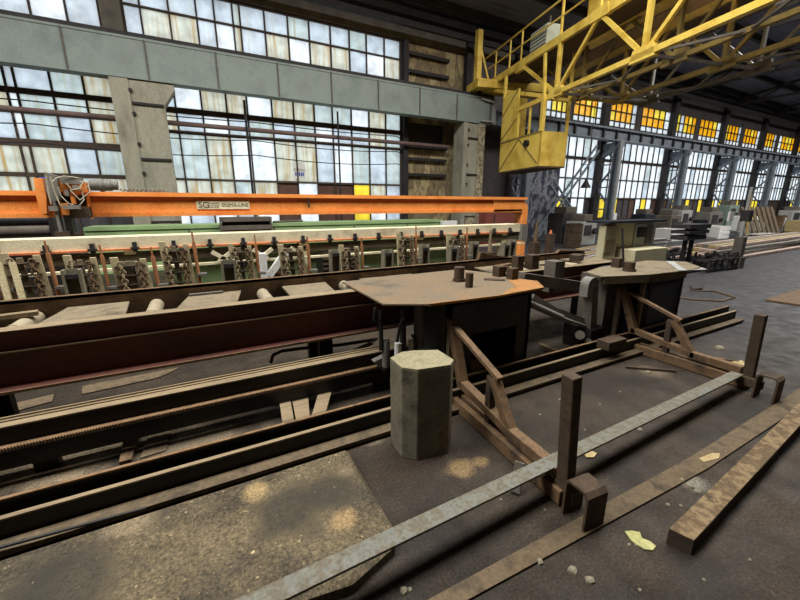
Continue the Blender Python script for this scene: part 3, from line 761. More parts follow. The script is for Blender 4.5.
# round brown motor & dark ribbed box
p = Y(276,275,6.8)
t = thing('drive_motor', (p.x,6.8,0), 'round rusty drive motor beside the white bracket', 'motor')
MB().tube(p-V((.1,.2,0)), p+V((.14,.2,0)), .13, 18).build('casing', M_rustb, t, smooth=True); MB().box(p.x-.1,p.x+.1,6.7,6.95,0,p.z-.1).build('foot', M_rustd, t)
p = Y(322,249,7.4); q = Y(355,280,7.4)
t = thing('motor_box', ((p.x+q.x)/2,7.6,0), 'dark brown ribbed motor box under the cream trough', 'box')
MB().box(p.x, q.x, 7.4, 7.9, 0, p.z).build('body', M_greasy, t)
m = MB()
for i in range(5): m.box(p.x, q.x, 7.36, 7.4, .2+.1*i, .25+.1*i)
m.build('ribs', M_rustd, t)
# dangling hoses under the trough
for pts, lab in (([(228,252),(234,264),(242,269),(247,262),(250,254)], 'black hose loop dangling under the trough left of the white bracket'), ([(432,262),(436,275),(444,280),(452,276)], 'black hose loop on the low green guard behind the press table')):
    o = MB().path([Y(x,y_,6.45) for x,y_ in pts], .03, 8).build('hose', M_rubber, smooth=True); tag(o, lab, 'hose')

# ------------------------------------------------------------------ chain stands and channel posts
ordn = ['first','second','third','fourth','fifth','sixth','seventh','eighth','ninth','tenth','eleventh','twelfth']
def chain_stand():
    t = thing('chain_stand', (0,0,0), '', 'stand', 'chain stands in front of the cream trough')
    for (xb, xt, zt_, m, w_) in ((-.30,-.36,1.06,M_stand,.075), (-.17,-.23,1.0,M_deck,.05), (-.02,-.09,1.02,M_stand,.06)):
        MB().extr([(xb,-.03,0),(xb+w_,-.03,0),(xt+w_,-.03,zt_),(xt,-.03,zt_)], (0,.05,0)).build('slotted_upright', m, t)
    for i in range(5): MB().tube((-.33,-.045,.42+.13*i), (-.04,-.045,.42+.13*i), .013, 6).build('cross_pin', M_rustd, t)
    MB().chain((-.27,-.07,1.0), (-.24,-.08,.3), .075, .009).build('chain', M_rail, t)
    MB().chain((-.10,-.07,.98), (-.07,-.08,.3), .075, .010).build('chain', M_rustb, t)
    MB().tube((.06,0,0), (.04,0,1.04), .022, 8).tube((.04,0,1.02), (.035,0,1.17), .012, 6).build('rod', M_rod, t)
    MB().box(.04, .15, -.05, .05, .62, .65).build('cross_plate', M_grey, t); MB().box(-.32, .1, -.06, .06, .0, .02).build('base_plate', M_grey, t)
    return t
rodx = [-1.601,-1.086,-.591,-.11,.66,1.402,2.312,3.291,4.434]
proto = chain_stand()
for i, x in enumerate([-2.5, -2.05] + rodx):
    lab = 'tan chain stand, ' + (['leftmost', 'second from the left'] + ['%s from the left' % w for w in ordn[2:]])[i] + ' in the row before the cream trough'
    loc = (x, 5.6 + .05*((i*7) % 3), 0)
    if i == 0: proto.location = loc; proto['label'] = lab; W[proto] = Matrix.Translation(loc)
    else: dup(proto, loc, lab, rz=R.uniform(-.2,.2)).scale = (1 + .1*((i*5) % 3 - 1), 1, 1 + .05*((i*3) % 4 - 1.5))
def channel_post():
    t = thing('channel_post', (0,0,0), '', 'post', 'grey channel posts between the chain stands')
    m = MB(); m.box(-.085,.085,.05,.065,0,.9).box(-.085,-.06,-.05,.065,0,.9).box(.06,.085,-.05,.065,0,.9); m.build('channel', M_chan, t)
    MB().box(-.11,.11,-.08,.1,0,.03).build('base_plate', M_greyd, t); MB().box(-.06,.06,-.045,.05,.8,.85).build('stop_block', M_dark, t)
    return t
proto = channel_post()
cx = [-2.25, -1.3, -.82, .3, 1.9, 2.65, 3.6, 3.95, 4.75, 5.2, 5.75]
for i, x in enumerate(cx):
    lab = 'grey open channel post, ' + (['leftmost'] + ['%s from the left' % w for w in ordn[1:]])[i] + ' between the chain stands'
    loc = (x, 5.35 if i % 2 else 5.75, 0)
    if i == 0: proto.location = loc; proto['label'] = lab; W[proto] = Matrix.Translation(loc)
    else: dup(proto, loc, lab)
def spike_post(px, yt, d, label, m_tip, h0):
    p = Y(px, yt, d)
    t = thing('stake_post', (p.x,d,0), label, 'post')
    MB().box(p.x-.09,p.x+.09,d-.09,d+.09,0,h0).build('sleeve', M_rustd, t); MB().tube((p.x,d,h0), (p.x,d,p.z), .045, 10, r1=.02).build('stake', m_tip, t)
spike_post(537, 222, 6.0, 'rusty sleeve post with a thin stake at the conveyor end', M_rustb, .78)
spike_post(551, 230, 7.5, 'sleeve post with an orange stake, right of the gantry leg', M_redo, .8)
spike_post(491, 230, 5.6, 'slim post with a thin stake left of the gantry leg', M_rail, .7)
# slanted bars at far left
for i, (x0,x1) in enumerate(((-4,-18),(10,-2),(26,12))):
    a = Y(x0,303,4.6); b2 = Y(x1,262,4.9)
    o = MB().bar((a.x,4.6,0), b2, .045, .03, up=(0,1,0)).build('slanted_bar', M_stand); tag(o, 'slanted cream bar leaning at the far left, ' + ['outermost','middle','innermost'][i] + ' of three', 'bar')

# ------------------------------------------------------------------ roller conveyor in the middle
YF, YB_ = 3.02, 3.56
cv = thing('roller_conveyor', (1.5, 3.3, 0), 'long dark maroon roller conveyor with dusty deck plates', 'conveyor')
x0, x1 = -4.0, 5.05
g = MB(); g.box(x0,x1,YF,YF+.05,.50,.85); g.box(x0,x1,YF-.02,YF+.09,.83,.855); g.box(x0,x1,YF-.025,YF,.715,.73); g.box(x0,x1,YF-.09,YF+.05,.485,.5)
g.build('front_girder', M_maroon, cv)
MB().box(x0,x1,YF-.028,YF-.024,.722,.731).build('worn_ledge', M_rail, cv)
MB().box(x0,x1,YF-.022,YF+.085,.855,.86).build('worn_top_edge', M_rail, cv)
MB().box(x0,x1,YF-.1,YF-.088,.484,.502).build('rusty_flange_edge', M_rustb, cv)
MB().box(x0,x1,YB_,YB_+.05,.45,.93).box(x0,x1,YB_,YB_+.1,.915,.93).build('back_rail', M_rustb, cv)
MB().box(x0,x1,YF+.1,YB_-.02,.60,.62).build('drip_tray', M_greasy, cv)
def roller(x):
    o = MB().tube((x,YF+.06,.80), (x,YB_-.01,.80), .052, 20).tube((x,YF+.14,.80), (x,YF+.17,.80), .056, 20).build('roller', M_roller, cv, smooth=True)
    MB().tube((x,YF+.02,.80), (x,YB_+.02,.80), .02, 8).build('axle', M_dark, o)
def plate(xa, xb, xc, xd, bend=0):
    MB().extr([(xa,YF+.07,.835),(xb,YF+.07,.835),(xd,YB_-.01,.84),(xc,YB_-.01,.84)], (0,0,.014)).build('deck_plate', M_deck, cv)
for x in (-2.75, -1.93, -1.12, -.37, .46, 1.25): roller(x)
for x in (3.5, 4.35): roller(x)
for q in ((-2.6,-2.1,-2.55,-2.1), (-1.8,-1.3,-1.75,-1.3), (-1.0,-.52,-.93,-.55), (-.22,.2,-.13,.28), (.63,1.02,.64,1.06), (1.4,2.0,1.42,2.05), (3.7,4.2,3.7,4.2), (4.5,5.05,4.5,5.05), (2.9,3.35,2.95,3.4)): plate(*q)
for x in (-3.2, -1.4, .9, 3.3, 4.9):
    MB().box(x-.06,x+.06,YF+.06,YF+.14,0,.5).build('leg', M_greasy, cv); MB().box(x-.06,x+.06,YB_-.1,YB_-.02,0,.5).build('leg', M_greasy, cv)
# a loose thin bar and bar along the left
a = Z(189,294.5,.87)
o = MB().box(a.x, a.x+.26, a.y-.01, a.y+.02, .856, .872).build('short_rod', M_grey); tag(o, 'short pale rod lying on a conveyor deck plate', 'rod')
a = Z(0,314,.9); b2 = Z(46,305,.9)
o = MB().bar(V((-2.2,3.2,.872)), V((b2.x-.02,b2.y-.1,.872)), .06, .03).build('flat_offcut', M_rail); tag(o, 'dusty flat bar lying over the leftmost conveyor rollers', 'bar')
# wedge brackets on the conveyor beyond the table
for (pts, lab) in (([(478,275),(481,252),(507,268),(509,276)], 'rusty wedge bracket behind the pegs on the near table'), ([(556,267),(560,250),(588,266),(590,274)], 'rusty wedge bracket left of the far table')):
    q = [Y(x,y_,3.6) for x,y_ in pts]; zmn = .93
    q = [V((p.x,p.y,max(p.z,zmn))) for p in q]; q[0].z = .93; q[-1].z = .93
    o = MB().extr([tuple(p) for p in q], (0,.05,0)).build('wedge_bracket', M_rustb, bevel=.004); tag(o, lab, 'bracket')
for i, (x, y_, w_, d_, h_, rz_, m_, lab) in enumerate(((3.08,3.2,.16,.1,.05,.3,M_rustd,'dark steel offcut on the conveyor deck just beyond the near table'), (3.3,3.42,.3,.07,.03,.2,M_rustb,'rusty flat offcut on the conveyor deck against the back rail'), (3.95,3.28,.34,.12,.02,-.2,M_deck,'dusty plate offcut on the conveyor deck between the tables'), (4.6,3.36,.22,.14,.08,.4,M_rustd,'dark block on the far end of the conveyor deck'))):
    c_, s_ = math.cos(rz_), math.sin(rz_)
    MM = Matrix.Translation((x,y_,0)) @ Matrix.Rotation(rz_, 4, 'Z')
    o = MB(MM).box(-w_/2,w_/2,-d_/2,d_/2,.855,.855+h_).build('steel_offcut', m_, bevel=.003); tag(o, lab, 'offcut')
# ------------------------------------------------------------------ rails along the floor
def longobj(name, mb, m, label, cat='rail'):
    o = mb.build(name, m); tag(o, label, cat); return o
t = thing('guide_rail', (1,3.05,0), 'wide tan-topped guide rail directly below the maroon conveyor', 'rail')
MB().box(-4,1.55,2.75,2.865,.346,.356).box(-4,1.35,2.815,2.827,.356,.364).box(-4,1.35,2.853,2.865,.356,.368).build('worn_top', M_rail, t); MB().box(-4,1.55,2.755,2.86,.12,.346).build('body', M_greasy, t)
for x in (-2.6,-1.0,.5,1.3): MB().box(x-.06,x+.06,2.78,2.84,0,.12).build('foot', M_greasy, t)
t = thing('gear_rack_rail', (1,2.9,0), 'rusty toothed rack rail, second down from the conveyor', 'rail')
MB().box(-4,1.5,2.70,2.745,.11,.225).build('body', M_greasy, t)
for x in (-3.2,1.3): MB().box(x-.05,x+.05,2.705,2.74,0,.11).build('foot', M_greasy, t)
m = MB(); x = -1.6; m.box(-4,1.5,2.71,2.745,.225,.245)
while x < 1.5: m.box(x,x+.007,2.698,2.712,.222,.245); x += .014
m.build('toothed_edge', M_rustr, t)
t = thing('edge_rail', (1.3,2.277,0), 'thin rusty edge rail, upper of the pair by the slab', 'rail')
MB().box(-4,6.6,2.262,2.285,.19,.2).build('rusty_lip', M_rustr, t); MB().box(-4,6.6,2.27,2.285,0,.19).build('body', M_greasy, t)
t = thing('track_rail', (1,2.2,0), 'black track rail with a narrow worn tan top by the slab', 'rail')
MB().box(-4,6.6,2.175,2.205,.14,.15).build('worn_top', M_rail, t); MB().box(-4,6.6,2.18,2.2,0,.14).build('body', M_greasy, t)
longobj('flat_strip', MB().box(-4,6.6,2.075,2.165,.02,.045).box(-4,6.6,2.1,2.15,0,.02), M_plank, 'flat brown strip lying between the track rail and the slab', 'strip')
o = MB().tube(Z(-80,569,.068), Z(146,508,.068), .008, 8).build('thin_pipe', M_greasy, smooth=True); tag(o, 'thin grey pipe lying along the slab edge at lower left', 'pipe')
# things between the rails
for (a, b2, c_, d_, lab) in (((279,399),(290,397),(296,425),(284,427),'left board of three leaning between the rails'), ((292,399),(308,396),(312,421),(298,424),'middle board of three leaning between the rails'), ((319,391),(332,389),(326,413),(312,417),'right board of three leaning between the rails, tilted')):
    q = [Z(*a,.10), Z(*b2,.10), Z(*c_,.19), Z(*d_,.19)]
    q[2].y = max(q[2].y, 2.29); q[3].y = max(q[3].y, 2.29)
    o = MB().extr([tuple(p) for p in q], (0,0,-.018)).build('short_board', M_rail); tag(o, lab, 'board')
q = [Z(125,431,.03), Z(141,430,.03), Z(131,459,.03), Z(119,462,.03)]
o = MB().extr([tuple(p) for p in q], (0,0,-.025)).build('short_board', M_rustb); tag(o, 'single rusty board on the floor between rails at left', 'board')
q = [Z(150,432,.01), Z(171,428,.01), Z(166,450,.01), Z(140,458,.01)]
o = MB().extr([tuple(p) for p in q], (0,0,-.008)).build('flat_plate', M_plank); tag(o, 'thin flat plate on the floor beside the single board', 'plate')
o = MB().path([Z(271,362,.27), Z(273,355,.29), Z(282,351,.28), Z(300,348.5,.28), Z(340,345,.3), Z(378,339,.34)], .016, 10).build('black_hose', M_greyd, smooth=True); tag(o, 'stiff grey hose bent over beneath the conveyor', 'hose')
a = [Z(300,366,.26), Z(330,358,.27), Z(352,352,.3), Z(372,343,.36), Z(382,338,.42)]
m = MB()
for i in range(4): m.bar(a[i], a[i+1], .07, .008)
o = m.build('bent_strap', M_rail); tag(o, 'bent flat steel strap rising from the guide rail to the table', 'strap')
o = MB().tube(Z(272,400,.06), Z(318,390,.06), .012, 8).build('thin_rod', M_greyd); tag(o, 'thin dark rod lying over the tops of the three boards', 'rod')
o = MB().tube(Z(330,388,.05), Z(376,376,.05), .014, 8).build('thin_rod', M_greasy); tag(o, 'thin black rod lying between the boards and the press table', 'rod')
# scrap white papers under the conveyor
for i, (q, lab) in enumerate(((((5,414),(52,401),(54,394),(6,405)),'pale dusty sheet under the conveyor at far left'), (((82,394),(160,377),(180,367),(82,386)),'long pale dusty sheet under the conveyor'))):
    o = MB().extr([tuple(Z(*p,.012)) for p in q], (0,0,-.01)).build('dusty_sheet', M_plank); tag(o, lab, 'sheet')

# ------------------------------------------------------------------ near table (press table)
pt = thing('press_table', (2.2, 2.6, 0), 'black steel press table with a rusty octagonal plate top', 'table')
top = [(1.17,3.36),(1.16,2.42),(1.46,2.255),(2.12,2.21),(2.68,2.255),(2.86,2.5),(2.74,2.8),(2.78,3.0),(2.6,3.4)]
MB().prism(top, .866, .882).build('plate_top', M_ttop, pt, bevel=.003)
MB().prism([(2.15,2.222),(2.67,2.262),(2.848,2.5),(2.735,2.78),(2.62,2.62),(2.5,2.42),(2.3,2.31)], .882, .8835).build('rust_patch', M_rustedge, pt)
e = MB()
ed = [(1.46,2.255),(2.12,2.21),(2.68,2.255),(2.86,2.5)]
for i in range(3):
    p, q = V((*ed[i],.874)), V((*ed[i+1],.874)); e.bar(p, q, .012, .02)
e.build('rusted_rim', M_rustedge, pt)
b = MB(); b.box(1.72,2.66,2.36,2.40,.52,.84); b.box(1.72,1.98,2.36,2.40,0,.52); b.box(2.50,2.66,2.36,2.40,0,.52); b.box(1.98,2.5,2.36,2.4,0,.10)
b.box(1.72,1.76,2.36,2.91,0,.84); b.box(2.62,2.66,2.36,2.91,0,.84); b.box(1.72,2.66,2.87,2.91,0,.84); b.box(1.72,2.66,2.36,2.91,.8,.84)
b.box(1.98,2.5,2.4,2.91,.08,.11)
b.build('base_box', M_blkbox, pt)
MB().box(1.5,2.75,2.4,2.92,.84,.866).build('under_frame', M_greasy, pt)
MB().box(2.02,2.2,2.46,2.54,.11,.19).build('oil_can', M_strip, pt)
# valve gear under the left overhang
for (px, yt, yb, r, m) in ((381,310,350,.025,M_greasy), (386,340,366,.045,M_grey), (403,308,350,.035,M_greasy), (398,343,358,.04,M_paper), (419,305,345,.06,M_greyd), (411,340,356,.03,M_cable)):
    p = Z(px, yb, .25 if yb > 345 else .3); p = V((max(1.25,min(p.x,1.68)), 2.5 if px > 395 else 2.62, 0))
    zt_ = Y(px, yt, p.y).z; zb_ = Y(px, yb, p.y).z; xx = Y(px, (yt+yb)/2, p.y).x
    MB().tube((xx,p.y,zb_), (xx,p.y,min(zt_,.865)), r*.75, 14).build('valve_pipe', m, pt, smooth=True)
for pts in ([(375,308),(374,320),(378,330),(380,318)], [(408,310),(400,325),(397,342)], [(412,335),(417,342),(416,352)]):
    MB().path([Y(x,y_,2.47) for x,y_ in pts], .012, 8).build('hose', M_rubber, pt, smooth=True)
q = [Y(374,362,2.66),Y(386,356,2.66),Y(392,364,2.66),Y(384,372,2.66)]
MB().extr([tuple(p) for p in q], (0,.06,0)).build('foot_pad', M_grey, pt)
def peg(px, pb, yt, r, label, sq=False, coll=False, zt0=.882):
    c = Z(px, pb, zt0); zt_ = Y(px, yt, c.y).z
    t = thing('table_peg', c, label, 'peg')
    if sq: MB().box(c.x-r,c.x+r,c.y-r,c.y+r,c.z,zt_).build('block', M_rustd, t, bevel=.004)
    else: MB().tube(c, (c.x,c.y,zt_), r, 18).build('pin', M_rustd, t, smooth=True)
    if coll: MB().tube(c, (c.x,c.y,c.z+.025), r*1.25, 18).build('collar', M_rustd, t, smooth=True)
peg(459, 281, 267, .05, 'broad collared steel peg on the near table, leftmost', coll=True)
peg(469, 287, 273, .036, 'slim steel peg nearest the front of the near table')
peg(499, 276, 266, .05, 'square steel block at the back of the near table', sq=True)
peg(512, 279, 268, .042, 'tilted square block right of the other blocks on the near table', sq=True)
a = Z(484,279,.886); b2 = Z(505,280,.886)
o = MB().bar(a, b2, .09, .008).build('loose_plate', M_rustd); tag(o, 'dark loose plate scrap lying on the near table', 'plate')

# ------------------------------------------------------------------ arm frame between the tables
ar = thing('clamp_arm', (3.9, 2.6, 0), 'dark oily clamp arm frame standing between the two tables', 'machine')
def P2(px, py, y): return Y(px, py, y)
MB().bar(Y(588,350,2.5), Y(591,285,2.5), .11, .1, up=(1,0,0)).build('upright_arm', M_greyd, ar)
q = []
for i in range(12):
    t_ = math.pi*i/11; c0 = Y(594,284,2.45); q.append((c0.x-.09*math.cos(t_)-.0, 2.45, c0.z+.09*math.sin(t_)-.02))
MB().extr(q + [(q[-1][0],2.45,q[-1][2]-.12),(q[0][0],2.45,q[0][2]-.12)], (0,.1,0)).build('hooked_head', M_grey, ar)
MB().bar(Y(520,278,2.75), Y(590,288,2.75), .12, .12).build('cross_beam', M_greyd, ar)
MB().bar(Y(528,300,2.6), Y(586,322,2.55), .06, .06).bar(Y(532,296,2.65), Y(560,313,2.62), .05, .05).build('side_bar', M_grey, ar)
MB().tube(Y(526,302,2.5), Y(562,318,2.5), .035, 12).tube(Y(562,318,2.5), Y(585,326,2.5), .018, 10).build('cylinder', M_grey, ar, smooth=True)
MB().tube(Y(580,335,2.4), Y(580,335,2.5), .05, 14).tube(Y(588,342,2.4), Y(588,342,2.5), .04, 14).build('pivot', M_greyd, ar)
YB(556, 562, 262, 292, 2.75, 2.9).build('bracket_plate', M_greyd, ar)
MB().box(Y(585,350,2.5).x-.08, Y(585,350,2.5).x+.18, 2.4, 2.75, 0, .26).build('foot', M_greasy, ar)
MB().box(3.05, 3.1, 2.75, 2.8, 0, Y(520,278,2.75).z).build('post', M_greyd, ar)
for (px, pb, yt, r, lab) in ((580,283,257,.05,'rusty steel block left of the far table corner'), (596,281,259,.06,'dark steel block at the corner of the far table')):
    c = Z(px, pb, .86)
    o = MB().box(c.x-r,c.x+r,3.02-r+.1,3.02+r+.1,.861,.861+.17).build('steel_block', M_rustd, bevel=.005); tag(o, lab, 'block')
# loose box beam sitting on the rails
a = Z(592,352,.2); 
o = MB().box(3.55,3.85,2.1,2.24,.15,.24).build('short_beam', M_rustd, bevel=.004); tag(o, 'short box beam lying across the rails between the tables', 'beam')
for (p, q, lab) in (((540,345),(575,360),'small rusty bar on the floor between the tables, front one'), ((560,352),(590,343),'small rusty bar on the floor between the tables, rear one')):
    o = MB().bar(Z(*p,.04), Z(*q,.04), .04, .04).build('floor_bar', M_rail); tag(o, lab, 'bar')

# ------------------------------------------------------------------ far table
ft = thing('work_table', (4.7, 2.6, 0), 'far dark work table with a thick dusty top and bent pale edge', 'table')
tp = [(3.78,2.62),(3.66,2.36),(4.2,2.2),(4.95,2.14),(5.3,2.18),(5.65,2.5),(5.3,2.8),(4.2,2.75)]
MB().prism(tp, .862, .874).build('plate_top', M_deck, ft)
MB().bar((3.72,2.36,.83),(4.25,2.2,.83),.03,.085).bar((4.25,2.2,.83),(4.9,2.15,.83),.03,.085).build('brown_skirt', M_plank, ft)
MB().extr([(4.75,2.15,.874),(5.32,2.12,.845),(5.72,2.52,.85),(5.4,2.62,.876)], (0,0,.008)).build('bent_pale_edge', M_gal, ft)
b = MB(); b.box(4.45,5.25,2.31,2.9,0,.85); b.build('body', M_navy, ft, bevel=.01)
m = MB(); m.box(4.55,5.15,2.285,2.3,.66,.7); m.box(4.5,4.53,2.285,2.3,.05,.8); m.box(5.17,5.2,2.285,2.3,.05,.8); m.box(4.55,5.15,2.285,2.3,.18,.21); m.build('panel_ribs', M_dark, ft)
MB().box(4.1,4.44,2.55,2.9,.0,.8).build('side_box', M_greyd, ft)
MB().box(4.40,4.44,2.31,2.35,0,.86).build('leg', M_rail, ft)
peg(629, 271, 262, .055, 'grey gearbox flange on the far table', coll=True, zt0=.874)
peg(617, 267, 258, .05, 'low square housing on the far table', sq=True, zt0=.874)
c = Z(629,271,.874)
o = MB().tube((c.x-.02,c.y+.05,.874+.0), (c.x-.05,c.y+.12,1.35), .012, 8).build('thin_rod', M_dark); tag(o, 'thin dark rod standing upright on the far table', 'rod')

# ------------------------------------------------------------------ sawhorse racks with the flat bar
def rack(P, Dv, label, post, lean, wood, fo, vo):
    a = math.atan2(Dv[1], Dv[0]); t = thing('bar_rack', (P[0],P[1],0), label, 'rack', rz=a)
    Mr = W[t]
    def b(): return MB(Mr)
    b().bar((-.02,.035,.05),(1.30,.035,.05),.05,.09).bar((-.02,-.05,.05),(1.30,-.05,.05),.05,.09).build('base_beam', M_rustb, t, bevel=.004)
    b().bar((.42,0,.155),(1.06,0,.235),.07,.06).build('upper_beam', M_rustb, t, bevel=.004)
    b().bar((.05,0,.15),(.46,0,.15),.07,.07).build('bar_rest', M_rustb, t, bevel=.004)
    b().bar((0,0,.1),(.0,lean,post),.075,.065).build('front_post', M_rustd, t, bevel=.006)
    b().bar((1.255,0,.1),(1.255,0,.70),.05,.04).build('back_post', M_deck, t, bevel=.003)
    b().bar((1.225,0,.69),(1.03,0,.2),.07,.07).build('back_strut', wood, t, bevel=.003)
    b().bar((1.36,0,.715),(.60,0,.465),.05,.03).build('long_brace', M_rustb, t, bevel=.003)
    b().bar((.69,0,.1),(.69,0,.45),.055,.05).build('middle_post', M_rustd, t, bevel=.003)
    b().bar((.66,0,.45),(.44,0,.13),.065,.06).build('middle_strut', wood, t, bevel=.003)
    # inverted channel foot
    c = b(); w, z1, g_ = .072, .225, .013
    out_ = [(-w,0),(-w,z1-.022),(-w+.022,z1),(w-.022,z1),(w,z1-.022),(w,0)]
    inn = [(w-g_,0),(w-g_,z1-.028),(w-.028,z1-g_),(-w+.028,z1-g_),(-w+g_,z1-.028),(-w+g_,0)]
    pr = out_ + inn; n_ = 12; v0, v1 = vo-.07, vo+.07
    vs = [(fo+x, v0, z) for x,z in pr] + [(fo+x, v1, z) for x,z in pr]; fs = []
    for i in range(n_): fs.append((i,(i+1)%n_,n_+(i+1)%n_,n_+i))
    for i in range(5):
        j = n_-1-i; k = n_-2-i
        fs.append((i, i+1, k, j)); fs.append((n_+j, n_+k, n_+i+1, n_+i))
    c.add(vs, fs); c.build('channel_foot', M_rustd, t)
    b().box(fo+.05, .05, vo*.5-.03, vo*.5+.03, .05, .12).build('foot_tongue', M_rustd, t)
    return t
rk1 = rack((1.62,1.085), (.10,1.2), 'rusty triangular bar rack nearest the camera, by the concrete block', .775, .055, M_rustb, -.13, .01)
rk2 = rack((4.2,1.20), (0.0,1.2), 'farther rusty triangular bar rack at the end of the flat bar', .70, .07, M_rustb, -.17, .12)
pa = Z(737.5,373.5,.14); pb_ = Z(262,600,.205)
dd = (pa-pb_).normalized()
o = MB().bar(pb_ - dd*1.2, pa, .088, .014).build('flat_bar', M_flat, bevel=.002); tag(o, 'long grey flat steel bar lying across the two racks', 'bar')
# ------------------------------------------------------------------ concrete block
hb = [(390,358),(402,352),(414,350.6),(438,350),(454,360),(451,365),(418,370),(402,368)]
poly = [Z(*p,.635) for p in hb]
cb = thing('concrete_block', (1.2,1.9,0), 'upright octagonal concrete block beside the slab corner', 'block')
cen = V((sum(p.x for p in poly)/8, sum(p.y for p in poly)/8, 0))
bot = [(cen.x+(p.x-cen.x)*1.0, cen.y+(p.y-cen.y)*1.0) for p in poly]
MB().prism(bot, 0, .628).build('shaft', M_conc, cb, bevel=.006)
MB().prism([(cen.x+(x-cen.x)*.99, cen.y+(y_-cen.y)*.99) for x,y_ in bot], .628, .637).build('pale_top', M_conct, cb)  # top cap in a paler concrete colour than the shaft
# ------------------------------------------------------------------ floor strip, timber, debris
o = MB().extr([tuple(Z(405,612,.012)), tuple(Z(467,600,.012)), tuple(Z(708,468,.012)), (4.35,.835,.012), (7.0,.85,.012), (7.0,.95,.012), tuple(Z(800,388,.012)), tuple(Z(690,457,.012))], (0,0,-.01)).build('floor_strip', M_plank); tag(o, 'long flat rusty strip lying on the floor under both rack feet', 'strip')
t = thing('timber_beam', (2.8,.7,0), 'heavy weathered timber beam on the floor at lower right', 'beam')
P_ = [V((1.815,.665,0)), V((1.845,.575,0)), V((5.6,.72,0)), V((5.6,.90,0))]
P_ = [Z(669,529,.085), Z(694,541,.085)]
d1 = (Z(800,402,.085) - P_[0]); d1.normalize()
wv = P_[1]-P_[0]
ring = lambda s, z: [tuple((P_[0]+d1*s)*1 + V((0,0,z-.085))), tuple((P_[0]+wv+d1*s) + V((0,0,z-.085)))]
m = MB()
r_ = []
for k in range(19):
    s = 4.2*k/18; j = .003*math.sin(k*2.3); 
    p, q = P_[0]+d1*s, P_[0]+d1*s+wv*(1+.02*math.sin(k*1.7))
    r_.append([(p.x,p.y,0),(q.x,q.y,0),(q.x,q.y,.083+j),(p.x,p.y,.083-j)])
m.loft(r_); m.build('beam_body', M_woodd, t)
m = MB()
for k in range(18):
    s0_, s1_ = 4.2*k/18, 4.2*(k+1)/18
    p, q = P_[0]+d1*s0_+wv*.01, P_[0]+d1*s0_+wv*.99; p2, q2 = P_[0]+d1*s1_+wv*.01, P_[0]+d1*s1_+wv*.99
    z_ = .0845; m.extr([(p.x,p.y,z_),(q.x,q.y,z_),(q2.x,q2.y,z_),(p2.x,p2.y,z_)], (0,0,.004))
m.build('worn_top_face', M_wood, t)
def flake(pts, m, name, label, cat, z=.008, th=.006):
    o = MB().extr([tuple(Z(x,y_,z)) for x,y_ in pts], (0,0,-th)).build(name, m); return tag(o, label, cat)
flake([(625,531),(632,530.5),(640,532),(642,538),(650,541),(656,546),(653,550),(645,549),(638,545),(631,540)], M_flake, 'paint_flake', 'large yellow-green paint flake on the floor beside the timber beam', 'flake')
flake([(699,458),(712,453),(720,453),(719,458),(704,462)], M_strip, 'wood_shard', 'thin pale wood shard beside the floor strip', 'shard', .016, .012)
flake([(584,453),(590,450),(597,453),(594,457),(587,457)], M_strip, 'wood_shard', 'small pale shard on the floor right of the near rack post', 'shard', .012, .01)
p = Z(515,494,.0); q = Z(520,462,.17)
o = MB().bar(p+V((0,0,.012)), q, .055, .02).build('leaning_offcut', M_greyd, bevel=.003); tag(o, 'short grey offcut leaning against the near rack under the bar', 'offcut')
a = Z(626,367,.012); b2 = Z(676,371,.012)
o = MB().bar(a, b2, .03, .02).build('thin_bar', M_rustd); tag(o, 'thin dark bar on the floor behind the far rack', 'bar')
a = Z(735,363,.03); b2 = Z(745,368,.03)
flake([(730,362),(742,360),(748,366),(738,370)], M_strip, 'wood_shard', 'tan wood chunk beside the far rack post', 'shard', .03, .028)
o = MB().bar(Z(702,357,.02), Z(738,362,.02), .03, .03).build('thin_bar', M_rustb); tag(o, 'thin rusty bar on the floor right of the far rack', 'bar')
chips = [(540,562,.02),(572,571,.024),(590,581,.022),(404,591,.02),(410,590,.012),(682,481,.02),(690,487,.02),(697,492,.016),(668,505,.012),(681,506,.01),(648,373,.03),(654,347,.04),(720,349,.05),(711,322,.04),(725,320,.04),(636,545,.01),(629,545,.01),(640,430,.02),(654,435,.014),(300,575,.0),
         (545,510,.008),(501,500,.01),(447,505,.008),(515,478,.008),(640,590,.008),(704,580,.008),(750,560,.008),(610,440,.012),(560,400,.014),(540,415,.012),(365,440,.014),(377,436,.012),(346,394,.014),(300,412,.01),(230,425,.012),(180,438,.012),(150,445,.012),(600,405,.012),(620,392,.012),(585,430,.01)]
ci = 0
for (px, py, r) in chips:
    if r <= 0: continue
    c = Z(px, py, 0); k = R.randint(5,7); rg = []
    for (f_, z) in ((1,0),(.9,r*.45),(.45,r*.75)):
        rg.append([(c.x+r*f_*math.cos(6.283*i/k)*(.7+.5*((i*37+ci*13) % 7)/7), c.y+r*f_*math.sin(6.283*i/k)*(.7+.5*((i*53+ci*29) % 5)/5), z) for i in range(k)])
    o = MB().loft(rg).build('rubble_chip', M_chip); tag(o, 'small pale chip of rubble lying on the dark floor', 'chip', 'pale rubble chips on the floor'); ci += 1

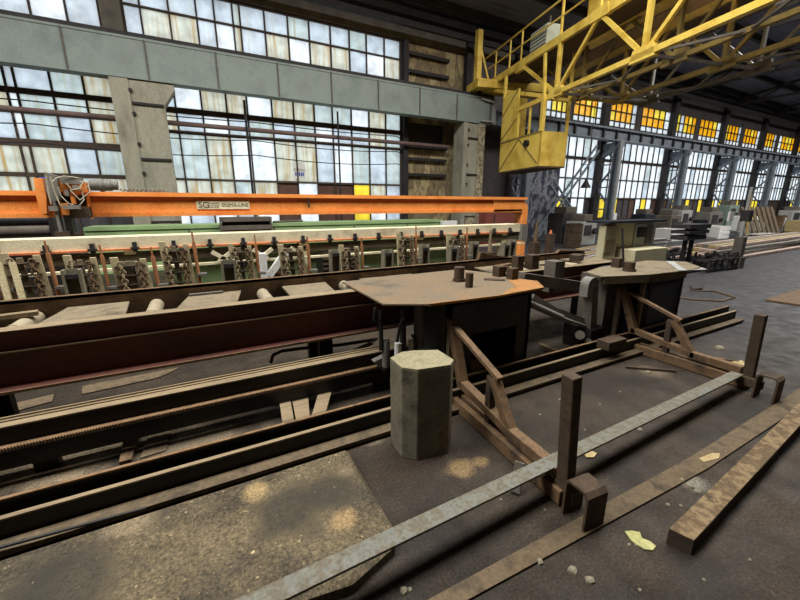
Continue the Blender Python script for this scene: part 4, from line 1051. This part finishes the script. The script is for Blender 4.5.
# ------------------------------------------------------------------ right-hand background
fx = lambda px, py: Z(px, py, 0)
c = V((7.4, 4.35, 0))
p0 = Y(604,226,4.6); 
t = thing('control_cabinet', (7.9,4.8,0), 'cream machine control cabinet with a dark screen behind the far table', 'cabinet')
xa, xb_, xc_ = Y(603,240,4.6).x, Y(617,240,4.6).x, Y(655,240,4.6).x
zt1 = Y(604,226,4.6).z
MB().box(xa+.05, xb_, 4.6, 4.75, 0, zt1).build('narrow_door', M_cab, t, bevel=.01)
MB().box(xb_+.08, xc_, 4.72, 5.0, 0, zt1+.05).build('body', M_cab, t, bevel=.01)
MB().box(xb_, xb_+.08, 4.7, 4.9, 0, zt1).build('dark_gap', M_dark, t)
YB(606, 614, 240, 252, 4.585, 4.6).build('vent_panel', M_rail, t)
YB(636, 653, 224, 246, 4.7, 4.75).build('screen_panel', M_gal, t); YB(639, 645, 228, 237, 4.68, 4.7).build('screen', M_dark, t); YB(648, 651, 226, 243, 4.68, 4.7).build('buttons', M_greyd, t)
MB().box(xa-.02, xc_+.15, 4.5, 5.0, zt1+.05, zt1+.09).build('roof_sheet', M_navy, t)
MB().box(Y(634,262,4.3).x, Y(665,262,4.3).x, 4.3, 4.7, 0, Y(640,250,4.3).z).build('front_hopper', M_cab, t, bevel=.01)
xx = Y(615,200,13.35).x
t = thing('conduit_pole', (xx,13.35,0), 'thin pale conduit pole in front of the first full lattice column', 'pole')
MB().tube((xx,13.35,0), (xx-.12,13.35,Y(617,140,13.35).z), .07, 10).build('pole', M_gal, t); MB().box(xx-.14,xx+.14,13.2,13.3,.75,1.15).build('switch_box', M_paper, t)
# dark rack stand
p = fx(690,270); pz = lambda px, py: Y(px, py, p.y).z
t = thing('tool_stand', (p.x,p.y,0), 'dark tool stand with stacked shelves left of the scrap heap', 'stand')
xa, xb_ = Y(680,230,p.y).x, Y(701,230,p.y).x
MB().box(xa,xb_,p.y-.2,p.y+.2,pz(690,228),pz(690,224)).box(xa+.02,xb_-.05,p.y-.2,p.y+.2,pz(690,233),pz(690,230)).box(xa,xb_-.1,p.y-.18,p.y+.18,pz(690,239),pz(690,235)).build('shelf', M_dark, t)
for k in (.35, .65): MB().box(xa+(xb_-xa)*k-.03, xa+(xb_-xa)*k+.03, p.y-.04, p.y+.04, 0, pz(690,224)).build('leg', M_dark, t)
MB().box(xa+.1,xb_+.1,p.y-.25,p.y+.25,0,.06).build('base', M_dark, t)
# heavy post with hanging box
p = fx(734,268)
t = thing('bollard_post', (p.x,p.y,0), 'tall dark post with a motor box at the front of the scrap heap', 'post')
zt_ = Y(734,190,p.y).z
MB().box(p.x-.045,p.x+.0,p.y-.03,p.y+.03,0,Y(734,186,p.y).z).build('post', M_gal, t); MB().box(p.x-.09,p.x+.12,p.y-.1,p.y+.1,.3,Y(734,237,p.y).z).build('lower_body', M_greyd, t, bevel=.02); MB().box(p.x-.05,p.x+.13,p.y-.1,p.y+.1,Y(734,222,p.y).z,Y(734,210,p.y).z).build('motor_box', M_dark, t, bevel=.02)
MB().box(p.x-.12,p.x+.14,p.y-.14,p.y+.14,0,.3).build('foot', M_greyd, t); MB().box(p.x+.2,p.x+.42,p.y+.4,p.y+.45,Y(743,222,p.y).z,Y(743,212,p.y).z).bar((p.x+.3,p.y,Y(743,217,p.y).z),(p.x+.5,p.y+.42,Y(743,217,p.y).z),.03,.03).build('sign_plate', M_paper, t)
# scrap frames in front
for i, (px, py, w, lab) in enumerate(((700,270,.42,'tangled dark scrap frame on the floor, front one beside the far table'), (717,268,.4,'tangled dark scrap frame on the floor, right of the front one'), (668,262,.5,'low dark steel frame lying behind the far table'))):
    c = fx(px,py); w *= .8; m = MB(); rr_ = random.Random(i)
    for z in (.05, .28):
        m.bar((c.x-w,c.y-.3,z),(c.x+w,c.y-.3,z),.05,.05); m.bar((c.x-w,c.y+.3,z),(c.x+w,c.y+.3,z),.05,.05)
        for u in (-w,0,w): m.bar((c.x+u,c.y-.3,z),(c.x+u,c.y+.3,z),.05,.05)
    for u in (-w,0,w):
        for v_ in (-.3,.3): m.bar((c.x+u,c.y+v_,0),(c.x+u,c.y+v_,.34),.05,.05)
    for k in range(5): m.bar((c.x+rr_.uniform(-w,w),c.y+rr_.uniform(-.3,.3),.1),(c.x+rr_.uniform(-w,w),c.y+rr_.uniform(-.3,.3),.42),.04,.05)
    o = m.build('scrap_frame', M_dark); tag(o, lab, 'frame')
# bars piled on the floor
k = 0
for li, cnt in enumerate((10,8,6,4)):
    dv = V((1, .035 + .02*(li % 2), 0)).normalized(); nv = V((-dv.y, dv.x, 0))
    for i in range(cnt):
        p = V((12.3 + li*.5 + .15*((i*5) % 4), 4.95 + .12*li, .05 + .1*li)) + nv*(.24*i); q = p + dv*(9.5 + .7*((i*3) % 4)) 
        o = MB().bar(p, q, .17, .08).build('steel_bar', [M_pink, M_strip, M_grey, M_pink][k % 4]); k += 1
        tag(o, 'long pinkish steel bar in the heap on the floor at right', 'bar', 'steel bars heaped on the right floor')
k = 0
for i in range(8):
    p = V((9.8+i*.3, 6.6+.3*i, .045)); q = p + V((3.8,.9,.0))
    o = MB().bar(p,q,.12,.07).build('steel_strip', [M_pink,M_strip,M_gal][i % 3]); tag(o, 'pale steel strip lying behind the tool stand and scrap frames', 'strip', 'pale strips behind the tool stand')
# leaning slatted pallet
a = Y(750,240,8.0); 
c = V((a.x, 8.0, 0)); w = Y(778,240,8).x - a.x
t = thing('wooden_pallet', c, 'brown slatted pallet leaning upright behind the bar heap', 'pallet')
for i in range(7):
    x = c.x + w*i/6
    MB().bar((x,8.0,.02),(x,8.6,1.5),.32 if w > 3 else .22,.04).build('slat', M_plank, t)
for z in (.3,.8,1.3): MB().bar((c.x-.1,8.0+z*.4+.06,z),(c.x+w+.1,8.0+z*.4+.06,z),.06,.1).build('stringer', M_rustb, t)
o = MB().bar((c.x-.8,7.9,.05),(c.x-.1,8.3,2.0),.08,.08).build('leaning_bar', M_yeldirt); tag(o, 'yellow-brown bar leaning beside the upright pallet', 'bar')
# machines and crates along the right wall
cl = [(665,10.5,1.0,1.1,M_greyd,'dark machine block behind the tool stand'), (676,12.2,1.2,1.3,M_gal,'pale grey machine block by the second lattice column'), (705,11.5,1.5,1.2,M_grey,'grey machine block in the clutter right of the tool stand'),
      (722,12.6,1.4,1.6,mat('grey_green_machine', [(118,136,124),(136,152,140)], 2, .7),'grey-green machine cabinet by the third lattice column'), (742,10.8,1.6,.9,M_paper,'white low crate behind the dark post'), (786,11.5,2.4,1.2,M_gal,'pale machine block at the far right behind the pallet'),
      (757,12.9,2.0,1.2,M_rustb,'rusty bin behind the leaning pallet'), (640,12.6,1.0,1.1,M_navy,'dark machine cabinet seen behind the cream cabinet'), (580,10.2,.9,.95,M_gal,'white-sided machine under the crossed braces'), (563,11.2,1.2,1.25,M_dark,'dark machine left of the crossed braces')]
for (px, d, w, h_, m, lab) in cl:
    x = Y(px, 235, d).x
    t = thing('machine_block', (x,d,0), lab, 'machine')
    MB().box(x-w/2,x+w/2,d-.4,d+.4,0,h_).build('body', m, t, bevel=.03)
    MB().box(x-w*.3,x+w*.3,d-.3,d+.3,h_,h_+.28).build('head', M_greyd, t, bevel=.03)
    MB().box(x-w*.35,x+w*.1,d-.43,d-.4,h_*.45,h_*.85).build('panel', M_dark, t)
    MB().tube((x+w*.3,d-.55,h_*.6),(x+w*.3,d-.4,h_*.6),.12,12).build('handwheel', M_dark, t)
def barrel(px, d, m, lab, r=.3, h=.9):
    x = Y(px, 240, d).x; t = thing('oil_drum', (x,d,0), lab, 'drum')
    b = MB().tube((x,d,0),(x,d,h),r,20)
    for z in (.02,h*.33,h*.66,h-.03): b.tube((x,d,z),(x,d,z+.03),r*1.04,20)
    b.build('barrel_body', m, t); MB().tube((x+.1,d-.1,h),(x+.1,d-.1,h+.03),.04,8).build('bung', M_dark, t)
barrel(697, 9.2, M_navy, 'dark blue oil drum right of the dark tool stand')
barrel(776, 10.6, M_rustb, 'rusty oil drum right of the upright pallet')
barrel(573, 9.6, M_rustd, 'dark rusty drum under the crossed braces')
def crate(px, d, w, h, m, lab):
    x = Y(px, 240, d).x; t = thing('crate', (x,d,0), lab, 'crate')
    n_ = max(3, int(h/.16))
    for i in range(n_): MB().box(x-w/2,x+w/2,d-.4,d-.37,h*i/n_+.01,h*(i+.8)/n_).build('slat', m, t)
    MB().box(x-w/2,x-w/2+.06,d-.37,d+.4,0,h).box(x-w/2,x+w/2,d+.37,d+.4,0,h).box(x+w/2-.06,x+w/2,d-.37,d+.4,0,h).box(x-w/2,x+w/2,d-.37,d+.4,.02,.06).build('crate_body', m, t)
crate(713, 9.0, 1.1, .6, M_paper, 'whitish slatted crate in the clutter left of the thin dark post')
crate(748, 9.6, 1.3, .7, M_gal, 'pale slatted crate left of the upright pallet')
crate(795, 8.6, 1.6, .7, M_strip, 'tan slatted crate at the right edge behind the bar heap')
crate(668, 9.4, 1.0, .55, M_paper, 'whitish low crate between the cream cabinet and the tool stand')
def beams(px, d, m, lab, n_=5, L=2.2, seed=1):
    x = Y(px, 245, d).x; r_ = random.Random(seed); t = thing('girder_stack', (x,d,0), lab, 'stack')
    for i in range(n_):
        y_ = d + .16*(i % 3); z = .16*(i//3); x_ = x + r_.uniform(-.2,.2)
        MB().box(x_-L/2,x_+L/2,y_-.06,y_+.06,z,z+.02).box(x_-L/2,x_+L/2,y_-.01,y_+.01,z+.02,z+.12).box(x_-L/2,x_+L/2,y_-.06,y_+.06,z+.12,z+.14).build('girder', m, t)
beams(706, 9.9, M_pink, 'stack of short pinkish girders behind the dark scrap frames', 6, 2.4, 2)
beams(764, 7.3, M_gal, 'stack of pale girders in front of the upright pallet', 6, 2.0, 3)
beams(655, 8.2, M_gal, 'stack of pale girders glimpsed left of the tool stand', 5, 1.8, 4)
for i, (px, yt, d, lean, m, lab) in enumerate(((702,214,12.0,.3,M_gal,'pale pole leaning in the clutter right of the tool stand'),(715,216,11.2,-.5,M_rail,'tan pole leaning left by the third lattice column'),(726,220,10.2,.5,M_dark,'dark pole leaning right behind the thin dark post'),(752,214,9.9,-.3,M_yel,'yellow pole leaning left of the upright pallet'),(786,218,9.2,.4,M_gal,'pale pole leaning at the far right'),(660,218,11.8,.3,M_yeldirt,'grimy yellow pole leaning behind the cream cabinet'))):
    q = Y(px,yt,d); o = MB().tube((q.x-lean,d-.1,0), q, .045, 8).build('leaning_pole', m); tag(o, lab, 'pole')
# floor plate, hose
q = [fx(765,301), fx(800,290), fx(830,296), fx(812,308)]
o = MB().extr([(p.x,p.y,.03) for p in q], (0,0,-.025)).build('steel_plate', M_rustb); tag(o, 'rusty steel plate lying on the floor at the right edge', 'plate')
pts = [fx(640,291)+V((0,0,.015)), fx(690,300)+V((0,0,.015)), fx(722,302)+V((0,0,.015)), fx(735,298)+V((0,0,.015)), fx(715,292)+V((0,0,.015)), fx(690,291)+V((0,0,.015))]
o = MB().path(pts, .014, 6).build('floor_hose', M_rustb); tag(o, 'thin brown hose looped on the floor right of the far table', 'hose')
q = [fx(690,287), fx(704,284), fx(702,290), fx(692,291)]
o = MB().extr([(p.x,p.y,.04) for p in q], (0,0,-.035)).build('flat_scrap', M_dark); tag(o, 'flat dark scrap on the floor beside the far table', 'scrap')

# ------------------------------------------------------------------ light: overcast sky through glass, roof light
w = bpy.data.worlds.new('overcast'); scene.world = w; w.use_nodes = True
bg = w.node_tree.nodes['Background']; bg.inputs['Color'].default_value = (.89,.95,1.0,1); bg.inputs['Strength'].default_value = 1.5
def area(name, loc, sx, sy, watts, rot=(0,0,0), colr=(1,.97,.92)):
    l = bpy.data.lights.new(name, 'AREA'); l.shape = 'RECTANGLE'; l.size = sx; l.size_y = sy; l.energy = watts; l.color = colr
    o = bpy.data.objects.new(name, l); col.objects.link(o); o.location = loc; o.rotation_euler = rot; return o
area('skylight_daylight', (-2.5, 3.8, 10.9), 25, 3.6, 3800)
area('added_roof_light_far', (30, 3.8, 10.9), 38, 3.6, 4700)  # added unseen lamp that brightens the right-hand clutter

# ------------------------------------------------------------------ camera
cam = bpy.data.cameras.new('camera'); co = bpy.data.objects.new('camera', cam); col.objects.link(co)
cam.sensor_fit = 'HORIZONTAL'; cam.sensor_width = 36; cam.lens = 36 * F / 800; cam.clip_start = .05; cam.clip_end = 300
fw = V((math.cos(T)*hx, math.cos(T)*hy, -math.sin(T)))
co.location = (0,0,H); co.rotation_euler = fw.to_track_quat('-Z','Y').to_euler()
scene.camera = co
vs = scene.view_settings; vs.view_transform = 'Standard'; vs.look = 'None'; vs.exposure = 0.0; vs.gamma = 1.0; vs.use_curve_mapping = False
